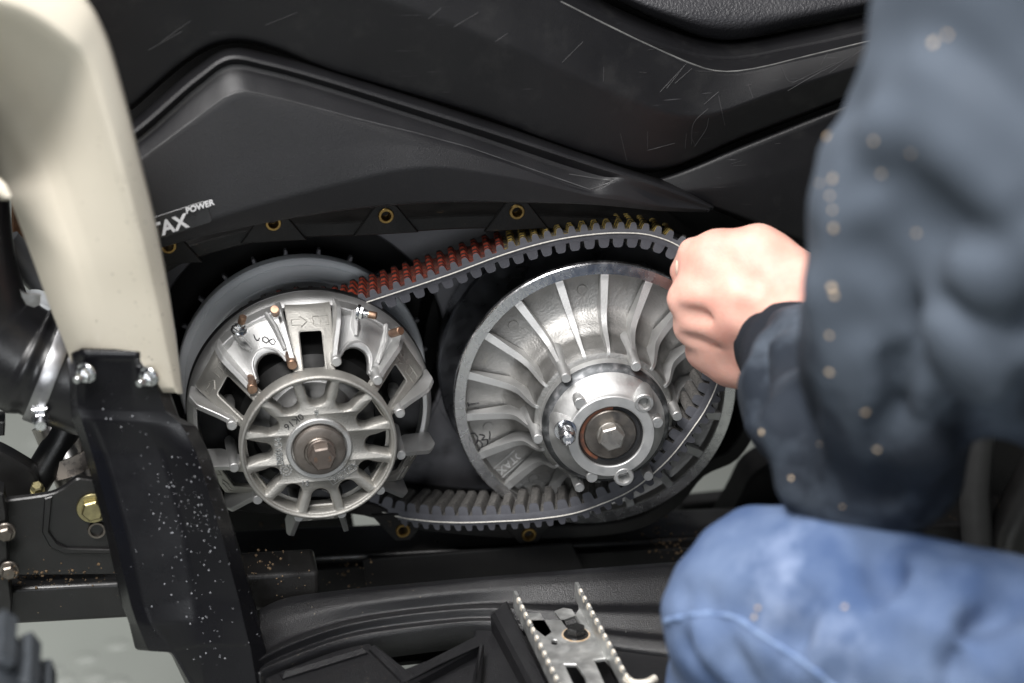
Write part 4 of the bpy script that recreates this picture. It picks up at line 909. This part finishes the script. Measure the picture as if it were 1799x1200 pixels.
def sdf_mesh(name, prims, k, h, m, parent, extra=None, pad=.03):
    lo = np.min([np.minimum(np.array(a)-ra, np.array(b)-rb) for a, b, ra, rb, *_ in prims], 0)-pad; hi = np.max([np.maximum(np.array(a)+ra, np.array(b)+rb) for a, b, ra, rb, *_ in prims], 0)+pad
    n = np.ceil((hi-lo)/h).astype(int)+1; G = np.stack(np.meshgrid(*[lo[i]+h*np.arange(n[i]) for i in range(3)], indexing='ij'), -1).astype(np.float32)
    f = None
    for a, b, ra, rb, *kk in prims:
        a, b = np.array(a, np.float32), np.array(b, np.float32); ab = b-a; L2 = max(float(ab@ab), 1e-9)
        t = np.clip(((G-a)@ab)/L2, 0, 1); d = np.linalg.norm(G-a-t[..., None]*ab, axis=-1)-(ra+(rb-ra)*t)
        K = kk[0] if kk else k
        if f is None: f = d
        elif K < 0: K = -K; hh = np.clip(.5-.5*(f+d)/K, 0, 1); f = f*(1-hh)-d*hh+K*hh*(1-hh)
        else: hh = np.clip(.5+.5*(d-f)/K, 0, 1); f = d*(1-hh)+f*hh-K*hh*(1-hh)
    if extra: f = f+extra(G)
    V, F = surface_nets(f.astype(np.float64), lo, h)
    me = bpy.data.meshes.new(name); me.from_pydata(V.tolist(), [], F.tolist()); me.materials.append(m); me.shade_smooth()
    o = link(name, me, parent); md = o.modifiers.new('smooth', 'SMOOTH'); md.factor = .5; md.iterations = 4; return o
pe = thing('person', P(1600, 1150, -.4), 'person in a dark blue jacket and jeans crouching, pulling the drive belt with one hand', 'person')
def C(a, b, ra, rb, *k): return (P(*a), P(*b), ra, rb, *k)
hand = [
 C((1400, 560, -.150), (1310, 540, -.118), .0330, .0330),               # wrist to the middle of the hand
 C((1480, 690, -.27), (1400, 560, -.150), .036, .0320),                  # forearm in the sleeve
 C((1400, 500, -.135), (1330, 455, -.105), .026, .0235),                 # thumb base
 C((1330, 455, -.105), (1258, 448, -.090), .0235, .0175),
 C((1258, 448, -.090), (1222, 452, -.078), .0155, .0125),                # thumb
 C((1218, 446, -.076), (1196, 478, -.064), .0118, .0088, .005),
 C((1345, 500, -.115), (1255, 490, -.098), .030, .0215),                 # metacarpals
 C((1340, 540, -.115), (1216, 526, -.098), .028, .0140, .02),
 C((1345, 585, -.115), (1226, 574, -.096), .028, .0145, .02),
 C((1350, 625, -.118), (1252, 618, -.090), .024, .0150, .02),
 C((1345, 640, -.125), (1288, 640, -.100), .020, .0170, .02),
 C((1212, 522, -.100), (1200, 524, -.096), .0110, .0095, .012),          # knuckles
 C((1224, 574, -.098), (1214, 574, -.092), .0110, .0100, .014),
 C((1250, 618, -.090), (1234, 618, -.084), .0110, .0100, .014),
 C((1320, 520, -.147), (1218, 522, -.112), .0035, .0035, .012), C((1325, 570, -.147), (1228, 574, -.108), .0035, .0035, .012), C((1330, 610, -.143), (1250, 618, -.104), .003, .003, .012),   # tendons
 C((1190, 551, -.112), (1262, 556, -.128), .0024, .0015, -.010), C((1204, 598, -.108), (1270, 598, -.124), .0024, .0015, -.010),
 C((1200, 524, -.094), (1205, 505, -.050), .0112, .0098, .005),          # fingers curl away round the belt
 C((1205, 505, -.050), (1240, 512, -.030), .0096, .0088, .005),
 C((1240, 512, -.030), (1258, 530, -.050), .0086, .0075, .004),
 C((1213, 572, -.090), (1216, 556, -.048), .0112, .0098, .005),
 C((1216, 556, -.048), (1250, 560, -.030), .0096, .0088, .005),
 C((1250, 560, -.030), (1268, 578, -.050), .0086, .0075, .004),
 C((1230, 618, -.082), (1232, 602, -.048), .0108, .0094, .005),
 C((1232, 602, -.048), (1262, 606, -.030), .0092, .0084, .005),
 C((1262, 606, -.030), (1280, 618, -.050), .0080, .0070, .004),
 C((1262, 640, -.085), (1262, 632, -.050), .0100, .0085, .005),
 C((1262, 632, -.050), (1290, 634, -.038), .0080, .0070, .005),
]
def hand_detail(G):
    x, y, z = G[..., 0], G[..., 1], G[..., 2]; return .0005*np.sin(x*210+z*90)*np.sin(z*150-x*60)
HB = sdf_mesh('body', hand, .014, .0026, SKIN, pe, hand_detail, .012)
nb = bvh_of(HB); h, n = hit(nb, 1189, 472)
if h is None: h, n = hit(nb, 1197, 474)
if h is not None:
    q = face_matrix(h-n*.0012, Vector((-.2, 0, -1)), n); V, F = lathe_data([(0, -.0022), (.5, -.0018), (.85, -.0009), (1, 0.0004)], 0, 0, 20)
    finish('thumbnail', [q @ Vector((v[0]*.0080, v[2]*.0052, -v[1])) for v in V], F, NAIL, pe, 70)
# jacket
jack = [
 C((1425, 640, -.200), (1450, 690, -.25), .0440, .0530),
 C((1450, 690, -.25), (1525, 790, -.37), .0540, .0560),
 C((1525, 790, -.37), (1618, 560, -.43), .0560, .0640),
 C((1618, 560, -.43), (1650, 380, -.45), .0640, .0700),
 C((1650, 380, -.45), (1742, 150, -.45), .0700, .0670),
 C((1742, 150, -.45), (1860, -60, -.47), .0670, .0900),
 C((1860, -60, -.47), (1960, 250, -.47), .0900, .1350),
 C((1960, 250, -.47), (1990, 500, -.44), .1300, .1050),
 C((1990, 500, -.44), (2065, 730, -.42), .1050, .0850),
 C((1800, 560, -.50), (1870, 420, -.50), .045, .060),
]
def folds(G):
    x, y, z = G[..., 0], G[..., 1], G[..., 2]
    return .0022*np.sin(z*62+x*38+2.2*np.sin(y*24))*np.sin(x*30-z*14+y*22)+.0012*np.sin(z*130+x*90+y*60+2*np.sin(x*40))
J0 = sdf_mesh('jacket_draft', jack, .035, .011, JACK, None, folds); jb = bvh_of(J0); bpy.data.objects.remove(J0)
jack += on_cloth(jb, [
 (-1, .030, .020, [(1799, 575), (1745, 640), (1700, 715), (1680, 770)]), (1, .016, .030, [(1799, 625), (1755, 680), (1728, 745)]), (-1, .020, .018, [(1799, 668), (1765, 700), (1735, 750)]),
 (-1, .018, .022, [(1650, 480), (1720, 435), (1799, 385)]), (1, .013, .030, [(1660, 520), (1730, 480), (1799, 440)]), (-1, .022, .022, [(1600, 500), (1665, 580), (1700, 690)]), (1, .014, .03, [(1640, 520), (1700, 600), (1725, 690)]),
 (-1, .010, .016, [(1440, 520), (1452, 620), (1440, 760)]), (-1, .009, .014, [(1350, 590), (1342, 720), (1362, 850)]), (-1, .009, .014, [(1395, 690), (1405, 780), (1412, 870)]), (1, .010, .02, [(1370, 620), (1368, 740), (1385, 860)]),
 (1, .012, .022, [(1466, 400), (1458, 520), (1462, 650), (1470, 780)]), (1, .012, .024, [(1540, 620), (1548, 720), (1545, 830)]), (-1, .012, .02, [(1580, 640), (1590, 740), (1575, 860)]), (1, .012, .024, [(1635, 680), (1630, 780), (1600, 870)]),
 (1, .008, .014, [(1322, 640), (1318, 740), (1335, 830)]), (-1, .010, .02, [(1500, 330), (1580, 260), (1660, 230)]), (1, .012, .03, [(1500, 290), (1580, 215), (1660, 190)]), (-1, .010, .02, [(1530, 440), (1600, 400), (1690, 300)]), (1, .012, .03, [(1640, 130), (1700, 260), (1760, 330)])])
JK = sdf_mesh('jacket', jack, .035, .0055, JACK, pe, folds)
cuff = [C((1382, 566, -.135), (1400, 600, -.163), .0465, .0470)]
# ribbed cuff: a short sleeve ring
A, B = P(1392, 592, -.138), P(1424, 645, -.197); t = (B-A).normalized(); fm2 = axis_frame(A, -t)
prof = [(.036, .006), (.0415, -.0012), (.0440, -.0018), (.0458, .0005)]+[(.0462+.0004*math.sin(k*1.9)+.00012*k, .004+k*.0035) for k in range(7)]+[(.0462, .030), (.0480, .034), (.0490, .045), (.0500, .060), (.0505, .085), (.046, .090)]
o = lathe('cuff', prof, 0, 0, CUFF, None, 64, 60); par(o, pe); o.matrix_basis = fm2
jeans = [
 C((1335, 1075, -.37), (1480, 1105, -.42), .0560, .0580), C((1480, 1100, -.42), (1680, 1170, -.47), .0600, .0680), C((1680, 1170, -.47), (2000, 1240, -.52), .0680, .0850),
 C((1335, 1085, -.37), (1325, 1260, -.34), .0550, .0540), C((1325, 1260, -.34), (1340, 1500, -.28), .0560, .050),
 C((1350, 975, -.33), (1450, 1000, -.40), .020, .028, .05),
 C((1850, 1140, -.40), (2000, 1100, -.44), .0560, .070, .012),
]
def denim(G):
    x, y, z = G[..., 0], G[..., 1], G[..., 2]
    return .0016*np.sin(x*75+z*50+2*np.sin(y*30))*np.sin(z*40-x*22)+.0008*np.sin(z*160+x*120+y*80)
J0 = sdf_mesh('jeans_draft', jeans, .04, .011, DENM, None, denim); jb = bvh_of(J0); bpy.data.objects.remove(J0)
jeans += on_cloth(jb, [
 (-1, .012, .02, [(1655, 1000), (1625, 1080), (1590, 1170)]), (1, .012, .025, [(1610, 1000), (1590, 1080), (1550, 1170)]), (1, .012, .025, [(1700, 1020), (1665, 1110), (1640, 1190)]), (-1, .014, .02, [(1790, 1080), (1730, 1140), (1690, 1198)]),
 (1, .012, .025, [(1799, 1130), (1750, 1175), (1730, 1198)]), (-1, .008, .014, [(1545, 960), (1560, 1010), (1550, 1060)]), (-1, .008, .014, [(1370, 1190), (1420, 1120), (1430, 1060)]), (1, .008, .016, [(1400, 1198), (1450, 1140), (1470, 1080)]),
 (-1, .006, .01, [(1200, 1110), (1215, 1150), (1260, 1198)]), (1, .006, .012, [(1225, 1098), (1245, 1140), (1290, 1198)]), (-1, .006, .010, [(1270, 1102), (1290, 1150), (1320, 1198)]), (-1, .005, .010, [(1205, 1078), (1203, 1050)]), (-1, .005, .010, [(1240, 1072), (1242, 1040)]), (-1, .005, .010, [(1300, 1082), (1310, 1050)]), (-1, .005, .010, [(1360, 1120), (1380, 1090)])])
JN = sdf_mesh('jeans', jeans, .04, .0055, DENM, pe, denim)
bj = bvh_of(JN); path = []
for q in catmull([(1168, 1092, 0), (1200, 1084, 0), (1240, 1079, 0), (1290, 1085, 0), (1335, 1115, 0), (1390, 1150, 0), (1440, 1185, 0), (1490, 1230, 0)], 50):
    h, n = hit(bj, q[0], q[1])
    if h is not None: path.append(h+n*.0002)
if len(path) > 4: tube('seam', path, [.0017+.0005*math.sin(k*1.4)+.0003*math.sin(k*.6) for k in range(len(path))], SEAM, pe, 10)
# sawdust on the jacket and jeans
bjk = bvh_of(JK, JN); parts = []
for px, py, r in ((1453, 240, .0034), (1535, 248, .0028), (1548, 305, .0030), (1462, 315, .0034), (1440, 322, .0022), (1458, 345, .0026), (1462, 370, .0026), (1465, 400, .0034), (1462, 505, .0036), (1466, 520, .0036),
                  (1457, 590, .0026), (1458, 655, .0034), (1520, 725, .0030), (1540, 790, .0030), (1640, 75, .0032), (1665, 62, .0030), (1610, 410, .0024), (1338, 760, .0026), (1425, 755, .0022), (1440, 780, .0022), (1600, 270, .0022), (1480, 890, .0022), (1390, 840, .0022),
                  (1332, 1068, .0036), (1325, 1085, .0034), (1484, 1066, .003)):
    h, n = hit(bjk, px, py)
    if h is None: continue
    bm = bmesh.new(); bmesh.ops.create_icosphere(bm, subdivisions=1, radius=1); q = face_matrix(h, (1, 0, random.uniform(-1, 1)), n)
    parts.append(([q @ Vector((v.co.x*r*random.uniform(.4, 1.0)*.8, v.co.y*r*random.uniform(.3, .9)*.8, v.co.z*r*.35)) for v in bm.verts], [tuple(v.index for v in f.verts) for f in bm.faces])); bm.free()
V, F = merge(*parts); o = finish('sawdust', V, F, SAW, None, 60); tag(o, 'pale sawdust chips stuck on the jacket sleeve and the jeans', 'sawdust', kind='stuff')

# ------------------------------------------------------------------ pieces that belong to a part, one level deeper
def under(child, part):
    m = part.matrix_parent_inverse @ part.matrix_basis; inv = child.matrix_parent_inverse.copy(); child.parent = part; child.matrix_parent_inverse = m.inverted() @ inv
def kids(t, stem): return [c for c in t.children if c.name.split('.')[0] == stem]
def near(c, parts):
    g = lambda o: sum(((o.matrix_parent_inverse @ o.matrix_basis) @ Vector(b) for b in o.bound_box), Vector())/8
    return min(parts, key=lambda p: (g(p)-g(c)).length)
for t, cs, ps in ((dp, 'head_stamp', ('centre_bolt', 'spreader_bolt')), (dc, 'head_stamp', ('centre_bolt',)), (hs, 'brass_insert', ('boss',)), (pe, 'seam', ('jeans',)), (pe, 'cuff', ('jacket',)), (pe, 'thumbnail', ('body',)),
                  (bt, 'cord', ('band',)), (tp, 'lettering', ('sticker',)), (du, 'clamp_screw', ('clamp_band',)), (sa, 'label', ('damper_body',)), (pg, 'tooth', ('serrated_flange',)), (pg, 'curled_tip', ('serrated_flange',)),
                  (dc, 'cast_rib', ('cover_segment',)), (dc, 'arrow_mark', ('arm',)), (dc, 'cast_lettering', ('hub_wheel',)), (dc, 'cast_frame', ('hub_wheel',)), (dc, 'date_stamp', ('hub_wheel',)), (dp, 'cast_lettering', ('front_sheave',)), (dp, 'cast_frame', ('front_sheave',)),
                  (dp, 'ink_mark', ('front_sheave',)), (dp, 'ejector_mark', ('front_sheave',)), (dp, 'rim', ('front_sheave',)), (dc, 'ink_mark', ('cover_segment',)), (gd, 'water_spots', ('guard_plate',)), (fd, 'dirt_spots', ('fender_skin',)), (tp, 'edge_wear_glint', ('panel_skin',)), (sp, 'scuff_marks', ('panel_skin',)),
                  (sp, 'edge_wear_glint', ('panel_skin',)), (pg, 'rust_ring', ('bolt',)), (dc, 'wheel_rim', ('hub_wheel',)), (dc, 'washer_step', ('washer',)), (dp, 'hub_band', ('hub',)), (dc, 'starter_tooth', ('rear_sheave',)), (ty, 'tread_block', ('tyre_body',)), (wb, 'cap', ('bottle_body',))):
    P_ = [o for p in ps for o in kids(t, p)]
    for c in kids(t, cs): under(c, near(c, P_))
